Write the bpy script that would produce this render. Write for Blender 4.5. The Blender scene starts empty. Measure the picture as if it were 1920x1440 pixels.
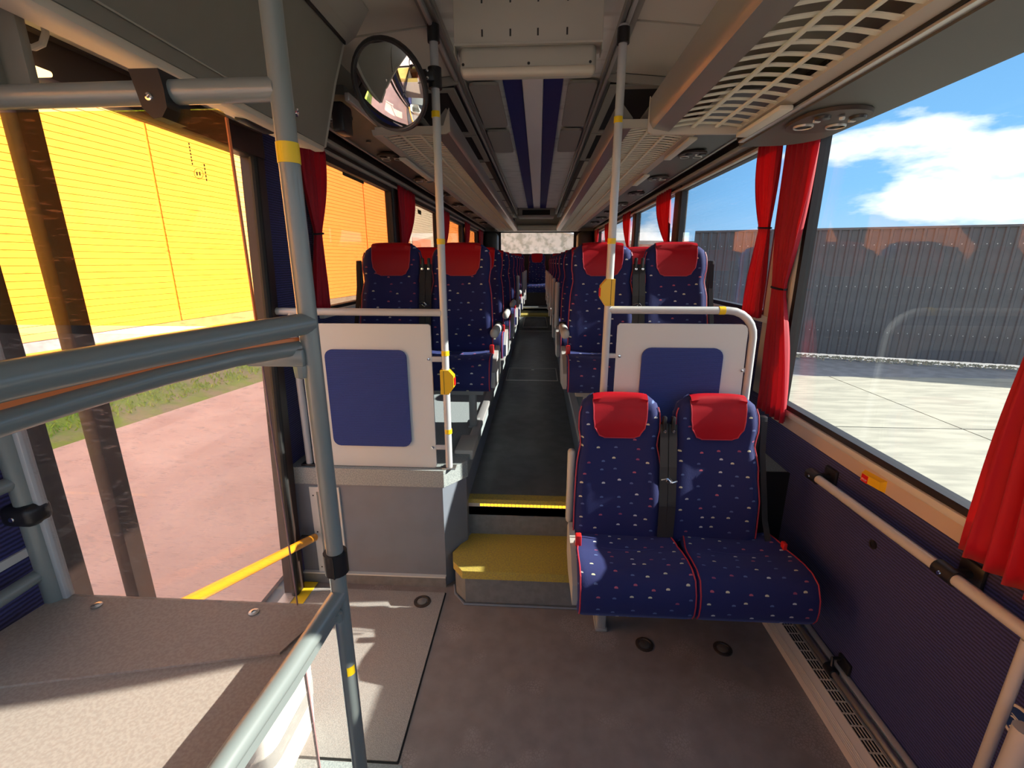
import bpy, bmesh, math, random
from mathutils import Vector, Matrix
R = math.radians
random.seed(7)
scn = bpy.context.scene
col = scn.collection

# ------------------------------------------------------------------ camera
F_PX, VX, VY, CAM_H = 850.0, 1010.0, 491.0, 1.58
pitch = math.atan((720 - VY) / F_PX)
yaw = math.atan((VX - 960) / F_PX * math.cos(pitch))
cd = bpy.data.cameras.new('camera'); cam = bpy.data.objects.new('camera', cd); col.objects.link(cam)
cd.sensor_fit = 'HORIZONTAL'; cd.sensor_width = 36.0; cd.lens = F_PX / 1920 * 36
cd.clip_start = 0.02; cd.clip_end = 400
cam.location = (0, 0, CAM_H); cam.rotation_euler = (math.pi / 2 - pitch, 0, yaw)
scn.camera = cam

# ------------------------------------------------------------------ light
SUN_DIR = Vector((1.0, 0.10, 0.53)).normalized()       # towards the sun: over the fence side, a little behind
sd = bpy.data.lights.new('sun', 'SUN'); sun = bpy.data.objects.new('sun', sd); col.objects.link(sun)
sd.energy = 11.0; sd.angle = R(0.55); sd.color = (1.0, 0.95, 0.86)
sun.rotation_euler = SUN_DIR.to_track_quat('Z', 'Y').to_euler()

w = bpy.data.worlds.new('sky'); scn.world = w; w.use_nodes = True
nt = w.node_tree; nt.nodes.clear()
def wn(t, **k):
    n = nt.nodes.new(t)
    for a, b in k.items(): setattr(n, a, b)
    return n
def wl(a, b): nt.links.new(a, b)
tc = wn('ShaderNodeTexCoord'); sx = wn('ShaderNodeSeparateXYZ'); wl(tc.outputs['Generated'], sx.inputs[0])
ramp = wn('ShaderNodeValToRGB'); e = ramp.color_ramp.elements
e[0].position = 0.0; e[0].color = (0.42, 0.68, 0.95, 1); e[1].position = 0.55; e[1].color = (0.08, 0.27, 0.68, 1)
x = e.new(0.12); x.color = (0.24, 0.55, 0.94, 1)
wl(sx.outputs['Z'], ramp.inputs[0])
mp = wn('ShaderNodeMapping'); mp.inputs['Scale'].default_value = (1, 1, 3.0); mp.inputs['Location'].default_value = (0.35, 0.1, 0.12)
wl(tc.outputs['Generated'], mp.inputs[0])
nz = wn('ShaderNodeTexNoise'); nz.inputs['Scale'].default_value = 2.1; nz.inputs['Detail'].default_value = 9; nz.inputs['Roughness'].default_value = 0.55
wl(mp.outputs[0], nz.inputs['Vector'])
cr = wn('ShaderNodeValToRGB'); e = cr.color_ramp.elements
e[0].position = 0.475; e[0].color = (0, 0, 0, 1); e[1].position = 0.545; e[1].color = (1, 1, 1, 1)
wl(nz.outputs[0], cr.inputs[0])
cs = wn('ShaderNodeValToRGB'); e = cs.color_ramp.elements
e[0].position = 0.54; e[0].color = (1.25, 1.25, 1.25, 1); e[1].position = 0.78; e[1].color = (0.42, 0.50, 0.60, 1)
wl(nz.outputs[0], cs.inputs[0])
mx = wn('ShaderNodeMix', data_type='RGBA'); wl(cr.outputs[0], mx.inputs[0]); wl(ramp.outputs[0], mx.inputs[6]); wl(cs.outputs[0], mx.inputs[7])
bg = wn('ShaderNodeBackground'); bg.inputs[1].default_value = 1.15; wl(mx.outputs[2], bg.inputs[0])
wo = wn('ShaderNodeOutputWorld'); wl(bg.outputs[0], wo.inputs[0])

scn.view_settings.view_transform = 'Standard'; scn.view_settings.look = 'None'
scn.view_settings.gamma = 1.0; scn.view_settings.use_curve_mapping = False
scn.view_settings.exposure = 0.35
scn.cycles.use_denoising = True
scn.cycles.max_bounces = 12; scn.cycles.diffuse_bounces = 6; scn.cycles.glossy_bounces = 4
scn.cycles.transparent_max_bounces = 16; scn.cycles.transmission_bounces = 6
scn.cycles.caustics_reflective = False; scn.cycles.caustics_refractive = False
scn.cycles.sample_clamp_indirect = 6.0

# ------------------------------------------------------------------ materials
M = {}
def new_mat(name):
    m = bpy.data.materials.new(name); m.use_nodes = True
    t = m.node_tree; t.nodes.clear()
    return m, t
def nd(t, ty, **k):
    n = t.nodes.new(ty)
    for a, b in k.items():
        if a in ('scale', 'detail', 'rough', 'rand'):
            n.inputs[{'scale': 'Scale', 'detail': 'Detail', 'rough': 'Roughness', 'rand': 'Randomness'}[a]].default_value = b
        else: setattr(n, a, b)
    return n
def c4(c): return (c[0], c[1], c[2], 1)
def mat(name, color, rough=0.5, metal=0.0, coat=0.0, spec=0.5, c2=None, scale=60.0, bump=0.0, bscale=None, ramp=(0.4, 0.6), stretch=None):
    m, t = new_mat(name)
    b = nd(t, 'ShaderNodeBsdfPrincipled'); o = nd(t, 'ShaderNodeOutputMaterial'); t.links.new(b.outputs[0], o.inputs[0])
    b.inputs['Base Color'].default_value = c4(color); b.inputs['Roughness'].default_value = rough
    b.inputs['Metallic'].default_value = metal; b.inputs['Coat Weight'].default_value = coat; b.inputs['Specular IOR Level'].default_value = spec
    b.inputs['Coat Roughness'].default_value = 0.12
    tc = nd(t, 'ShaderNodeTexCoord'); src = tc.outputs['Object']
    if stretch:
        mpn = nd(t, 'ShaderNodeMapping'); mpn.inputs['Scale'].default_value = stretch; t.links.new(src, mpn.inputs[0]); src = mpn.outputs[0]
    if c2 is not None:
        n = nd(t, 'ShaderNodeTexNoise', scale=scale, detail=5.0); t.links.new(src, n.inputs['Vector'])
        r = nd(t, 'ShaderNodeValToRGB'); r.color_ramp.elements[0].position = ramp[0]; r.color_ramp.elements[1].position = ramp[1]
        r.color_ramp.elements[0].color = c4(color); r.color_ramp.elements[1].color = c4(c2)
        t.links.new(n.outputs[0], r.inputs[0]); t.links.new(r.outputs[0], b.inputs['Base Color'])
    if bump:
        n2 = nd(t, 'ShaderNodeTexNoise', scale=bscale or scale, detail=3.0); t.links.new(src, n2.inputs['Vector'])
        bp = nd(t, 'ShaderNodeBump'); bp.inputs['Strength'].default_value = bump; bp.inputs['Distance'].default_value = 0.004
        t.links.new(n2.outputs[0], bp.inputs['Height']); t.links.new(bp.outputs[0], b.inputs['Normal'])
    M[name] = m
    return m
def glass(name, tint, refl=0.05, haze=0.0, hazecol=(0.8, 0.75, 0.7), scratch=0.0):
    """thin pane: tinted straight-through light, a Fresnel mirror coat, optional scuffed film"""
    m, t = new_mat(name)
    tr = nd(t, 'ShaderNodeBsdfTransparent'); tr.inputs[0].default_value = c4([q ** 0.5 for q in tint])   # light crosses two faces of the sheet
    gl = nd(t, 'ShaderNodeBsdfGlossy'); gl.inputs['Roughness'].default_value = 0.02
    lw = nd(t, 'ShaderNodeLayerWeight'); lw.inputs[0].default_value = 0.5
    pw = nd(t, 'ShaderNodeMath', operation='POWER'); pw.inputs[1].default_value = 5.0; t.links.new(lw.outputs['Facing'], pw.inputs[0])
    fr = nd(t, 'ShaderNodeMath', operation='MULTIPLY_ADD'); fr.inputs[1].default_value = 0.85; fr.inputs[2].default_value = refl; t.links.new(pw.outputs[0], fr.inputs[0])
    mix = nd(t, 'ShaderNodeMixShader'); t.links.new(fr.outputs[0], mix.inputs[0]); t.links.new(tr.outputs[0], mix.inputs[1]); t.links.new(gl.outputs[0], mix.inputs[2])
    out = mix.outputs[0]
    if haze or scratch:
        df = nd(t, 'ShaderNodeBsdfDiffuse'); df.inputs[0].default_value = c4(hazecol)
        m2 = nd(t, 'ShaderNodeMixShader')
        if scratch:
            tc = nd(t, 'ShaderNodeTexCoord'); mpn = nd(t, 'ShaderNodeMapping'); mpn.inputs['Scale'].default_value = (9, 9, 60); mpn.inputs['Rotation'].default_value = (0, R(9), 0)
            t.links.new(tc.outputs['Object'], mpn.inputs[0])
            n = nd(t, 'ShaderNodeTexNoise', scale=3.0, detail=8.0, rough=0.75); t.links.new(mpn.outputs[0], n.inputs['Vector'])
            r = nd(t, 'ShaderNodeValToRGB'); r.color_ramp.elements[0].position = 0.55; r.color_ramp.elements[1].position = 0.66
            r.color_ramp.elements[0].color = (haze, haze, haze, 1); r.color_ramp.elements[1].color = (haze + scratch,) * 3 + (1,)
            t.links.new(n.outputs[0], r.inputs[0]); t.links.new(r.outputs[0], m2.inputs[0])
        else: m2.inputs[0].default_value = haze
        t.links.new(out, m2.inputs[1]); t.links.new(df.outputs[0], m2.inputs[2]); out = m2.outputs[0]
    o = nd(t, 'ShaderNodeOutputMaterial'); t.links.new(out, o.inputs[0]); M[name] = m
    return m
def emit(name, color, strength):
    m, t = new_mat(name)
    b = nd(t, 'ShaderNodeEmission'); b.inputs[0].default_value = c4(color); b.inputs[1].default_value = strength
    o = nd(t, 'ShaderNodeOutputMaterial'); t.links.new(b.outputs[0], o.inputs[0]); M[name] = m
def cloth(name, color, trans):
    m, t = new_mat(name)
    d = nd(t, 'ShaderNodeBsdfPrincipled'); d.inputs['Base Color'].default_value = c4(color); d.inputs['Roughness'].default_value = 0.6; d.inputs['Sheen Weight'].default_value = 0.2
    tl = nd(t, 'ShaderNodeBsdfTranslucent'); tl.inputs[0].default_value = c4(color)
    mix = nd(t, 'ShaderNodeMixShader'); mix.inputs[0].default_value = trans
    t.links.new(d.outputs[0], mix.inputs[1]); t.links.new(tl.outputs[0], mix.inputs[2])
    o = nd(t, 'ShaderNodeOutputMaterial'); t.links.new(mix.outputs[0], o.inputs[0]); M[name] = m
def seat_fabric(name):
    """navy moquette with scattered little cloud flecks, laid out on the UVs (metres)"""
    m, t = new_mat(name)
    b = nd(t, 'ShaderNodeBsdfPrincipled'); b.inputs['Roughness'].default_value = 0.85; b.inputs['Sheen Weight'].default_value = 0.22; b.inputs['Sheen Tint'].default_value = (0.25, 0.35, 0.9, 1)
    uv = nd(t, 'ShaderNodeUVMap'); mpn = nd(t, 'ShaderNodeMapping'); mpn.inputs['Scale'].default_value = (14.5, 21.0, 1.0)
    t.links.new(uv.outputs[0], mpn.inputs[0])
    v = nd(t, 'ShaderNodeTexVoronoi', voronoi_dimensions='2D', scale=1.0, rand=0.55); t.links.new(mpn.outputs[0], v.inputs['Vector'])
    lt = nd(t, 'ShaderNodeMath', operation='LESS_THAN'); lt.inputs[1].default_value = 0.105; t.links.new(v.outputs['Distance'], lt.inputs[0])
    sp = nd(t, 'ShaderNodeSeparateXYZ'); t.links.new(v.outputs['Position'], sp.inputs[0])
    sp2 = nd(t, 'ShaderNodeSeparateXYZ'); t.links.new(mpn.outputs[0], sp2.inputs[0])
    gt = nd(t, 'ShaderNodeMath', operation='SUBTRACT'); t.links.new(sp2.outputs[1], gt.inputs[0]); t.links.new(sp.outputs[1], gt.inputs[1])
    gt2 = nd(t, 'ShaderNodeMath', operation='GREATER_THAN'); gt2.inputs[1].default_value = -0.05; t.links.new(gt.outputs[0], gt2.inputs[0])
    mu = nd(t, 'ShaderNodeMath', operation='MULTIPLY'); t.links.new(lt.outputs[0], mu.inputs[0]); t.links.new(gt2.outputs[0], mu.inputs[1])
    sc = nd(t, 'ShaderNodeSeparateColor'); t.links.new(v.outputs['Color'], sc.inputs[0])
    r = nd(t, 'ShaderNodeValToRGB'); r.color_ramp.interpolation = 'CONSTANT'; e = r.color_ramp.elements
    e[0].position = 0; e[0].color = (0.62, 0.60, 0.42, 1); e[1].position = 0.25; e[1].color = (0.09, 0.13, 0.30, 1)
    for p, c in ((0.45, (0.45, 0.10, 0.16, 1)), (0.62, (0.10, 0.16, 0.36, 1)), (0.78, (0.60, 0.62, 0.62, 1)), (0.9, (0.28, 0.06, 0.14, 1))):
        q = e.new(p); q.color = c
    t.links.new(sc.outputs[0], r.inputs[0])
    mx = nd(t, 'ShaderNodeMix', data_type='RGBA'); mx.inputs[6].default_value = (0.008, 0.013, 0.098, 1)
    t.links.new(mu.outputs[0], mx.inputs[0]); t.links.new(r.outputs[0], mx.inputs[7]); t.links.new(mx.outputs[2], b.inputs['Base Color'])
    tc = nd(t, 'ShaderNodeTexCoord'); n = nd(t, 'ShaderNodeTexNoise', scale=260.0, detail=2.0); t.links.new(tc.outputs['Object'], n.inputs['Vector'])
    bp = nd(t, 'ShaderNodeBump'); bp.inputs['Strength'].default_value = 0.25; bp.inputs['Distance'].default_value = 0.002
    t.links.new(n.outputs[0], bp.inputs['Height']); t.links.new(bp.outputs[0], b.inputs['Normal'])
    o = nd(t, 'ShaderNodeOutputMaterial'); t.links.new(b.outputs[0], o.inputs[0]); M[name] = m
def ribbed_fabric(name, color, c2, scale):
    m, t = new_mat(name)
    b = nd(t, 'ShaderNodeBsdfPrincipled'); b.inputs['Roughness'].default_value = 0.9; b.inputs['Sheen Weight'].default_value = 0.15
    tc = nd(t, 'ShaderNodeTexCoord'); br = nd(t, 'ShaderNodeTexWave', scale=scale); br.bands_direction = 'Z'; br.inputs['Distortion'].default_value = 1.5; br.inputs['Detail'].default_value = 2.0; br.inputs['Detail Scale'].default_value = 2.5
    t.links.new(tc.outputs['Object'], br.inputs['Vector'])
    r = nd(t, 'ShaderNodeValToRGB'); r.color_ramp.elements[0].color = c4(c2); r.color_ramp.elements[1].color = c4(color)
    t.links.new(br.outputs['Fac'], r.inputs[0]); t.links.new(r.outputs[0], b.inputs['Base Color'])
    bp = nd(t, 'ShaderNodeBump'); bp.inputs['Strength'].default_value = 0.4; bp.inputs['Distance'].default_value = 0.002
    t.links.new(br.outputs['Fac'], bp.inputs['Height']); t.links.new(bp.outputs[0], b.inputs['Normal'])
    o = nd(t, 'ShaderNodeOutputMaterial'); t.links.new(b.outputs[0], o.inputs[0]); M[name] = m

def scuff(name):
    t = M[name].node_tree; b = next(n for n in t.nodes if n.type == 'BSDF_PRINCIPLED'); old = b.inputs['Base Color'].links[0].from_socket
    tc = nd(t, 'ShaderNodeTexCoord'); n = nd(t, 'ShaderNodeTexNoise', scale=3.4, detail=2.0); t.links.new(tc.outputs['Object'], n.inputs['Vector'])
    r = nd(t, 'ShaderNodeValToRGB'); r.color_ramp.elements[0].position = 0.56; r.color_ramp.elements[1].position = 0.62; t.links.new(n.outputs[0], r.inputs[0])
    v = nd(t, 'ShaderNodeTexVoronoi', scale=95.0, feature='DISTANCE_TO_EDGE'); t.links.new(tc.outputs['Object'], v.inputs['Vector'])
    g = nd(t, 'ShaderNodeMath', operation='GREATER_THAN'); g.inputs[1].default_value = 0.10; t.links.new(v.outputs['Distance'], g.inputs[0])
    m1 = nd(t, 'ShaderNodeMath', operation='MULTIPLY'); t.links.new(r.outputs[0], m1.inputs[0]); t.links.new(g.outputs[0], m1.inputs[1])
    m2 = nd(t, 'ShaderNodeMath', operation='MULTIPLY'); t.links.new(m1.outputs[0], m2.inputs[0]); m2.inputs[1].default_value = 0.45
    mx = nd(t, 'ShaderNodeMix', data_type='RGBA'); t.links.new(m2.outputs[0], mx.inputs[0]); t.links.new(old, mx.inputs[6]); mx.inputs[7].default_value = (0.40, 0.33, 0.31, 1)
    t.links.new(mx.outputs[2], b.inputs['Base Color'])

seat_fabric('seat_cloth')
mat('red_vinyl', (0.36, 0.004, 0.012), 0.45, spec=0.25, bump=0.05, scale=120)
mat('piping_red', (0.42, 0.03, 0.055), 0.5)
ribbed_fabric('wall_fabric', (0.042, 0.044, 0.20), (0.008, 0.010, 0.055), 30.0)
ribbed_fabric('pad_fabric', (0.036, 0.075, 0.32), (0.012, 0.026, 0.15), 60.0)
mat('floor_vinyl', (0.215, 0.178, 0.168), 0.55, c2=(0.262, 0.22, 0.207), scale=14, bump=0.12, bscale=420, ramp=(0.35, 0.7))
scuff('floor_vinyl')
mat('aisle_vinyl', (0.12, 0.125, 0.124), 0.42, c2=(0.15, 0.155, 0.154), scale=10, bump=0.08, bscale=420)
mat('hatch_vinyl', (0.30, 0.28, 0.265), 0.6, c2=(0.36, 0.335, 0.315), scale=220, bump=0.5, bscale=300)
mat('grey_kick', (0.185, 0.215, 0.265), 0.5, c2=(0.175, 0.20, 0.245), scale=8)
mat('speckled_top', (0.26, 0.295, 0.30), 0.55, c2=(0.36, 0.40, 0.40), scale=190, ramp=(0.45, 0.55))
mat('yellow_tread', (0.52, 0.41, 0.065), 0.6, c2=(0.37, 0.29, 0.085), scale=150, bump=0.3, bscale=300)
mat('step_grey', (0.20, 0.21, 0.22), 0.55, c2=(0.17, 0.18, 0.19), scale=30)
mat('yellow_line', (0.80, 0.55, 0.02), 0.5)
mat('yellow_paint', (0.85, 0.56, 0.01), 0.4)
mat('orange_tube', (0.85, 0.33, 0.01), 0.3, coat=0.5)
mat('yellow_button', (0.80, 0.50, 0.01), 0.35)
mat('frame_grey', (0.20, 0.228, 0.225), 0.33, coat=0.35)
mat('pole_grey', (0.50, 0.515, 0.53), 0.28, coat=0.4)
mat('panel_white', (0.62, 0.665, 0.67), 0.45)
mat('black_plastic', (0.014, 0.013, 0.015), 0.4)
mat('rubber', (0.012, 0.012, 0.012), 0.7)
mat('belt_black', (0.02, 0.02, 0.022), 0.7)
mat('buckle_red', (0.60, 0.02, 0.02), 0.4)
mat('chrome', (0.75, 0.75, 0.75), 0.15, metal=1.0)
mat('heater_cream', (0.60, 0.54, 0.49), 0.35)
mat('steel', (0.52, 0.50, 0.47), 0.32, metal=0.9)
mat('alu', (0.58, 0.57, 0.55), 0.40, metal=0.55)
mat('seat_plastic', (0.48, 0.47, 0.43), 0.5)
mat('seat_metal', (0.33, 0.34, 0.33), 0.45)
mat('ceiling_cream', (0.62, 0.59, 0.51), 0.65)
mat('ceiling_felt', (0.78, 0.79, 0.74), 0.85, c2=(0.62, 0.63, 0.58), scale=14, stretch=(0.25, 1.0, 1.0), ramp=(0.52, 0.66), bump=0.3, bscale=30)
mat('ceiling_grey', (0.34, 0.325, 0.29), 0.55)
mat('ceiling_box', (0.42, 0.41, 0.365), 0.5)
mat('overhead_grey', (0.185, 0.178, 0.15), 0.55, c2=(0.20, 0.193, 0.165), scale=5)
mat('overhead_cream', (0.58, 0.53, 0.44), 0.55)
mat('rack_cream', (0.74, 0.70, 0.56), 0.5)
mat('rack_tube', (0.20, 0.193, 0.183), 0.30, coat=0.3)
mat('rack_trim', (0.46, 0.43, 0.38), 0.4)
mat('service_grey', (0.085, 0.082, 0.072), 0.5)
mat('dark_recess', (0.012, 0.010, 0.010), 0.8)
mat('navy_stripe', (0.018, 0.025, 0.17), 0.6)
mat('lamp_lens', (0.88, 0.85, 0.84), 0.45)
mat('ledge_beige', (0.52, 0.43, 0.38), 0.5)
mat('ledge_white', (0.62, 0.64, 0.63), 0.35)
mat('window_rubber', (0.018, 0.015, 0.015), 0.5)
mat('door_black', (0.030, 0.017, 0.014), 0.45)
mat('dark_brown', (0.05, 0.035, 0.028), 0.5)
mat('desk_laminate', (0.36, 0.30, 0.26), 0.5, c2=(0.42, 0.36, 0.315), scale=170, ramp=(0.4, 0.6))
mat('bin_white', (0.76, 0.77, 0.74), 0.45, c2=(0.70, 0.70, 0.66), scale=12, ramp=(0.5, 0.6))
mat('bin_band', (0.34, 0.36, 0.36), 0.5)
mat('stop_red', (0.62, 0.01, 0.01), 0.4)
mat('print_pale', (0.85, 0.55, 0.50), 0.5)
mat('print_dark', (0.05, 0.05, 0.02), 0.6)
mat('sign_blue', (0.015, 0.05, 0.20), 0.35)
mat('sign_white', (0.72, 0.66, 0.60), 0.45)
mat('green_sticker', (0.02, 0.22, 0.07), 0.5)
mat('mirror', (0.90, 0.90, 0.90), 0.02, metal=1.0)
mat('orange_cladding', (0.92, 0.36, 0.08), 0.6)
mat('orange_seam', (0.80, 0.27, 0.05), 0.6)
mat('grey_cladding', (0.52, 0.55, 0.54), 0.6)
mat('pink_brick', (0.62, 0.26, 0.18), 0.7)
mat('paving_pink', (0.80, 0.62, 0.53), 0.85, c2=(0.72, 0.54, 0.46), scale=1.6, bump=0.3, bscale=40)
mat('concrete', (0.40, 0.385, 0.31), 0.85, c2=(0.30, 0.29, 0.235), scale=4.0, bump=0.4, bscale=25, stretch=(0.4, 2.0, 1))
mat('asphalt', (0.30, 0.30, 0.30), 0.9, c2=(0.24, 0.24, 0.24), scale=5.0)
mat('grass', (0.34, 0.56, 0.03), 0.8, c2=(0.55, 0.68, 0.08), scale=9)
mat('verge_soil', (0.30, 0.42, 0.05), 0.9, c2=(0.42, 0.36, 0.17), scale=3)
mat('fence_dark', (0.10, 0.10, 0.105), 0.55, c2=(0.13, 0.13, 0.135), scale=3.0)
mat('gravel', (0.42, 0.40, 0.28), 0.9, c2=(0.25, 0.24, 0.18), scale=14)
mat('red_shed', (0.55, 0.10, 0.05), 0.7)
mat('pale_stone', (0.62, 0.62, 0.56), 0.9, c2=(0.36, 0.38, 0.32), scale=4.5, ramp=(0.45, 0.6), bump=0.3, bscale=8)
cloth('curtain_red', (0.60, 0.001, 0.028), 0.38)
emit('led_amber', (1.0, 0.48, 0.02), 2.2)
emit('lamp_warm', (1.0, 0.62, 0.22), 3.0)
glass('glass_clear', (0.95, 0.96, 0.95), 0.025)
glass('glass_right', (0.84, 0.86, 0.83), 0.03)
glass('glass_tint', (0.48, 0.34, 0.22), 0.015)
glass('glass_tint_right', (0.78, 0.82, 0.84), 0.025)
glass('pane_orange', (0.98, 0.86, 0.30), 0.02, haze=0.04, hazecol=(0.85, 0.30, 0.12), scratch=0.28)
glass('pane_clear', (0.95, 0.88, 0.84), 0.02, haze=0.04, hazecol=(0.75, 0.65, 0.6), scratch=0.22)
mat('edge_orange', (0.75, 0.20, 0.05), 0.3)
mat('pane_edge_mauve', (0.34, 0.20, 0.20), 0.3)

# ------------------------------------------------------------------ mesh helpers
class MB:
    def __init__(s): s.v = []; s.f = []; s.uv = None
    def add(s, verts, faces):
        o = len(s.v); s.v += [tuple(q) for q in verts]; s.f += [tuple(i + o for i in q) for q in faces]; return s
    def box(s, x0, x1, y0, y1, z0, z1, m=None):
        vs = [Vector(q) for q in ((x0, y0, z0), (x1, y0, z0), (x1, y1, z0), (x0, y1, z0), (x0, y0, z1), (x1, y0, z1), (x1, y1, z1), (x0, y1, z1))]
        if m is not None: vs = [m @ q for q in vs]
        return s.add(vs, [(0, 3, 2, 1), (4, 5, 6, 7), (0, 1, 5, 4), (1, 2, 6, 5), (2, 3, 7, 6), (3, 0, 4, 7)])
    def rbox(s, x0, x1, y0, y1, z0, z1, r=0.01, seg=2, m=None):
        bm = bmesh.new(); bmesh.ops.create_cube(bm, size=1.0)
        for q in bm.verts: q.co = Vector(((x0 + x1) / 2 + q.co.x * (x1 - x0), (y0 + y1) / 2 + q.co.y * (y1 - y0), (z0 + z1) / 2 + q.co.z * (z1 - z0)))
        bmesh.ops.bevel(bm, geom=list(bm.edges), offset=r, segments=seg, affect='EDGES', profile=0.5)
        if m is not None: bmesh.ops.transform(bm, matrix=m, verts=bm.verts)
        bm.verts.index_update()
        s.add([q.co.copy() for q in bm.verts], [[q.index for q in f.verts] for f in bm.faces]); bm.free(); return s
    def prism(s, poly, axis, a, b):
        """poly = 2D outline (ccw in the plane's own order), extruded along axis from a to b"""
        n = len(poly)
        def P(p, t):
            if axis == 'x': return (t, p[0], p[1])
            if axis == 'y': return (p[0], t, p[1])
            return (p[0], p[1], t)
        return s.add([P(p, a) for p in poly] + [P(p, b) for p in poly],
                     [tuple(range(n))[::-1], tuple(range(n, 2 * n))] + [(i, (i + 1) % n, n + (i + 1) % n, n + i) for i in range(n)])
    def tube(s, pts, r, seg=12, caps=True, closed=False):
        pts = [Vector(p) for p in pts]; n = len(pts); rings = []
        rr = r if isinstance(r, (list, tuple)) else [r] * n
        up = None
        for i, p in enumerate(pts):
            if closed: d = pts[(i + 1) % n] - pts[i - 1]
            elif i == 0: d = pts[1] - pts[0]
            elif i == n - 1: d = pts[-1] - pts[-2]
            else: d = (pts[i + 1] - pts[i]).normalized() + (pts[i] - pts[i - 1]).normalized()
            d.normalize()
            if up is None:
                up = Vector((0, 0, 1)) if abs(d.z) < 0.9 else Vector((1, 0, 0))
            a = d.cross(up)
            if a.length < 1e-4: a = d.cross(Vector((0.3, 1, 0.2)))
            a.normalize(); b2 = a.cross(d).normalized(); up = b2
            rings.append([p + (a * math.cos(2 * math.pi * k / seg) + b2 * math.sin(2 * math.pi * k / seg)) * rr[i] for k in range(seg)])
        o = len(s.v)
        for q in rings: s.v += [tuple(k) for k in q]
        m = n if closed else n - 1
        for i in range(m):
            j = (i + 1) % n
            for k in range(seg):
                s.f.append((o + i * seg + k, o + i * seg + (k + 1) % seg, o + j * seg + (k + 1) % seg, o + j * seg + k))
        if caps and not closed:
            s.f.append(tuple(o + k for k in range(seg))[::-1]); s.f.append(tuple(o + (n - 1) * seg + k for k in range(seg)))
        return s
    def disc(s, c, nrm, profile, seg=24):
        """lathe: profile = [(radius, height along nrm)]"""
        nrm = Vector(nrm).normalized(); c = Vector(c)
        a = nrm.cross(Vector((0, 0, 1)) if abs(nrm.z) < 0.9 else Vector((1, 0, 0))).normalized(); b = nrm.cross(a)
        o = len(s.v)
        for (r, h) in profile:
            for k in range(seg):
                t = 2 * math.pi * k / seg
                s.v.append(tuple(c + nrm * h + (a * math.cos(t) + b * math.sin(t)) * max(r, 1e-5)))
        for i in range(len(profile) - 1):
            for k in range(seg):
                s.f.append((o + i * seg + k, o + i * seg + (k + 1) % seg, o + (i + 1) * seg + (k + 1) % seg, o + (i + 1) * seg + k))
        return s
    def grid(s, fn, nu, nv):
        o = len(s.v)
        for j in range(nv + 1):
            for i in range(nu + 1): s.v.append(tuple(fn(i / nu, j / nv)))
        for j in range(nv):
            for i in range(nu):
                q = o + j * (nu + 1) + i; s.f.append((q, q + 1, q + nu + 2, q + nu + 1))
        return s
    def mesh(s, name, off=(0, 0, 0), smooth=True, ang=35):
        me = bpy.data.meshes.new(name)
        ox, oy, oz = off
        me.from_pydata([(a - ox, b - oy, c - oz) for a, b, c in s.v], [], s.f)
        if s.uv:
            l = me.uv_layers.new(name='UVMap')
            for lp in me.loops: l.data[lp.index].uv = s.uv[lp.vertex_index]
        me.validate(); me.update()
        bm = bmesh.new(); bm.from_mesh(me); bmesh.ops.recalc_face_normals(bm, faces=bm.faces); bm.to_mesh(me); bm.free()
        if smooth:
            for p in me.polygons: p.use_smooth = True
            me.set_sharp_from_angle(angle=R(ang))
        return me

def put(o, parent=None):
    col.objects.link(o)
    if parent is not None: o.parent = parent
    return o
def tag(o, label=None, cat=None, group=None, kind=None):
    if label: o['label'] = label
    if cat: o['category'] = cat
    if group: o['group'] = group
    if kind: o['kind'] = kind
    return o
def thing(name, label, cat, loc=(0, 0, 0), group=None, kind=None):
    o = bpy.data.objects.new(name, None); o.empty_display_size = 0.05; o.location = loc
    return put(tag(o, label, cat, group, kind))
def wloc(o):
    l = Vector((0, 0, 0))
    while o is not None: l = l + Vector(o.location); o = o.parent
    return l
def part(name, mb, m, parent, smooth=True, ang=35, label=None, kind=None):
    """one mesh under a thing; mb is in world coordinates"""
    me = mb.mesh(name, wloc(parent), smooth, ang); me.materials.append(M[m])
    o = put(bpy.data.objects.new(name, me), parent)
    return tag(o, label, None, None, kind)
def single(name, mb, m, label, cat, group=None, kind=None, smooth=True, ang=35):
    me = mb.mesh(name, (0, 0, 0), smooth, ang); me.materials.append(M[m])
    return put(tag(bpy.data.objects.new(name, me), label, cat, group, kind))
def struct(name, mb, m, label, smooth=False):
    return single(name, mb, m, label, 'floor' if name.startswith('floor') else 'pillar', kind='structure', smooth=smooth)
def clone(o, parent=None, loc=None, label=None, group=None):
    c = o.copy(); col.objects.link(c); c.parent = parent
    if loc is not None: c.location = loc
    if label: c['label'] = label
    if group: c['group'] = group
    for ch in list(o.children): clone(ch, c)
    return c
def inst(src, parent, loc, name=None):
    c = src.copy(); col.objects.link(c); c.parent = parent; c.location = loc
    return c
def rrect(x0, x1, z0, z1, r, n=5):
    out = []
    for cx, cz, a0 in ((x1 - r, z0 + r, -90), (x1 - r, z1 - r, 0), (x0 + r, z1 - r, 90), (x0 + r, z0 + r, 180)):
        for k in range(n + 1):
            a = R(a0 + 90 * k / n); out.append((cx + r * math.cos(a), cz + r * math.sin(a)))
    return out
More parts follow.
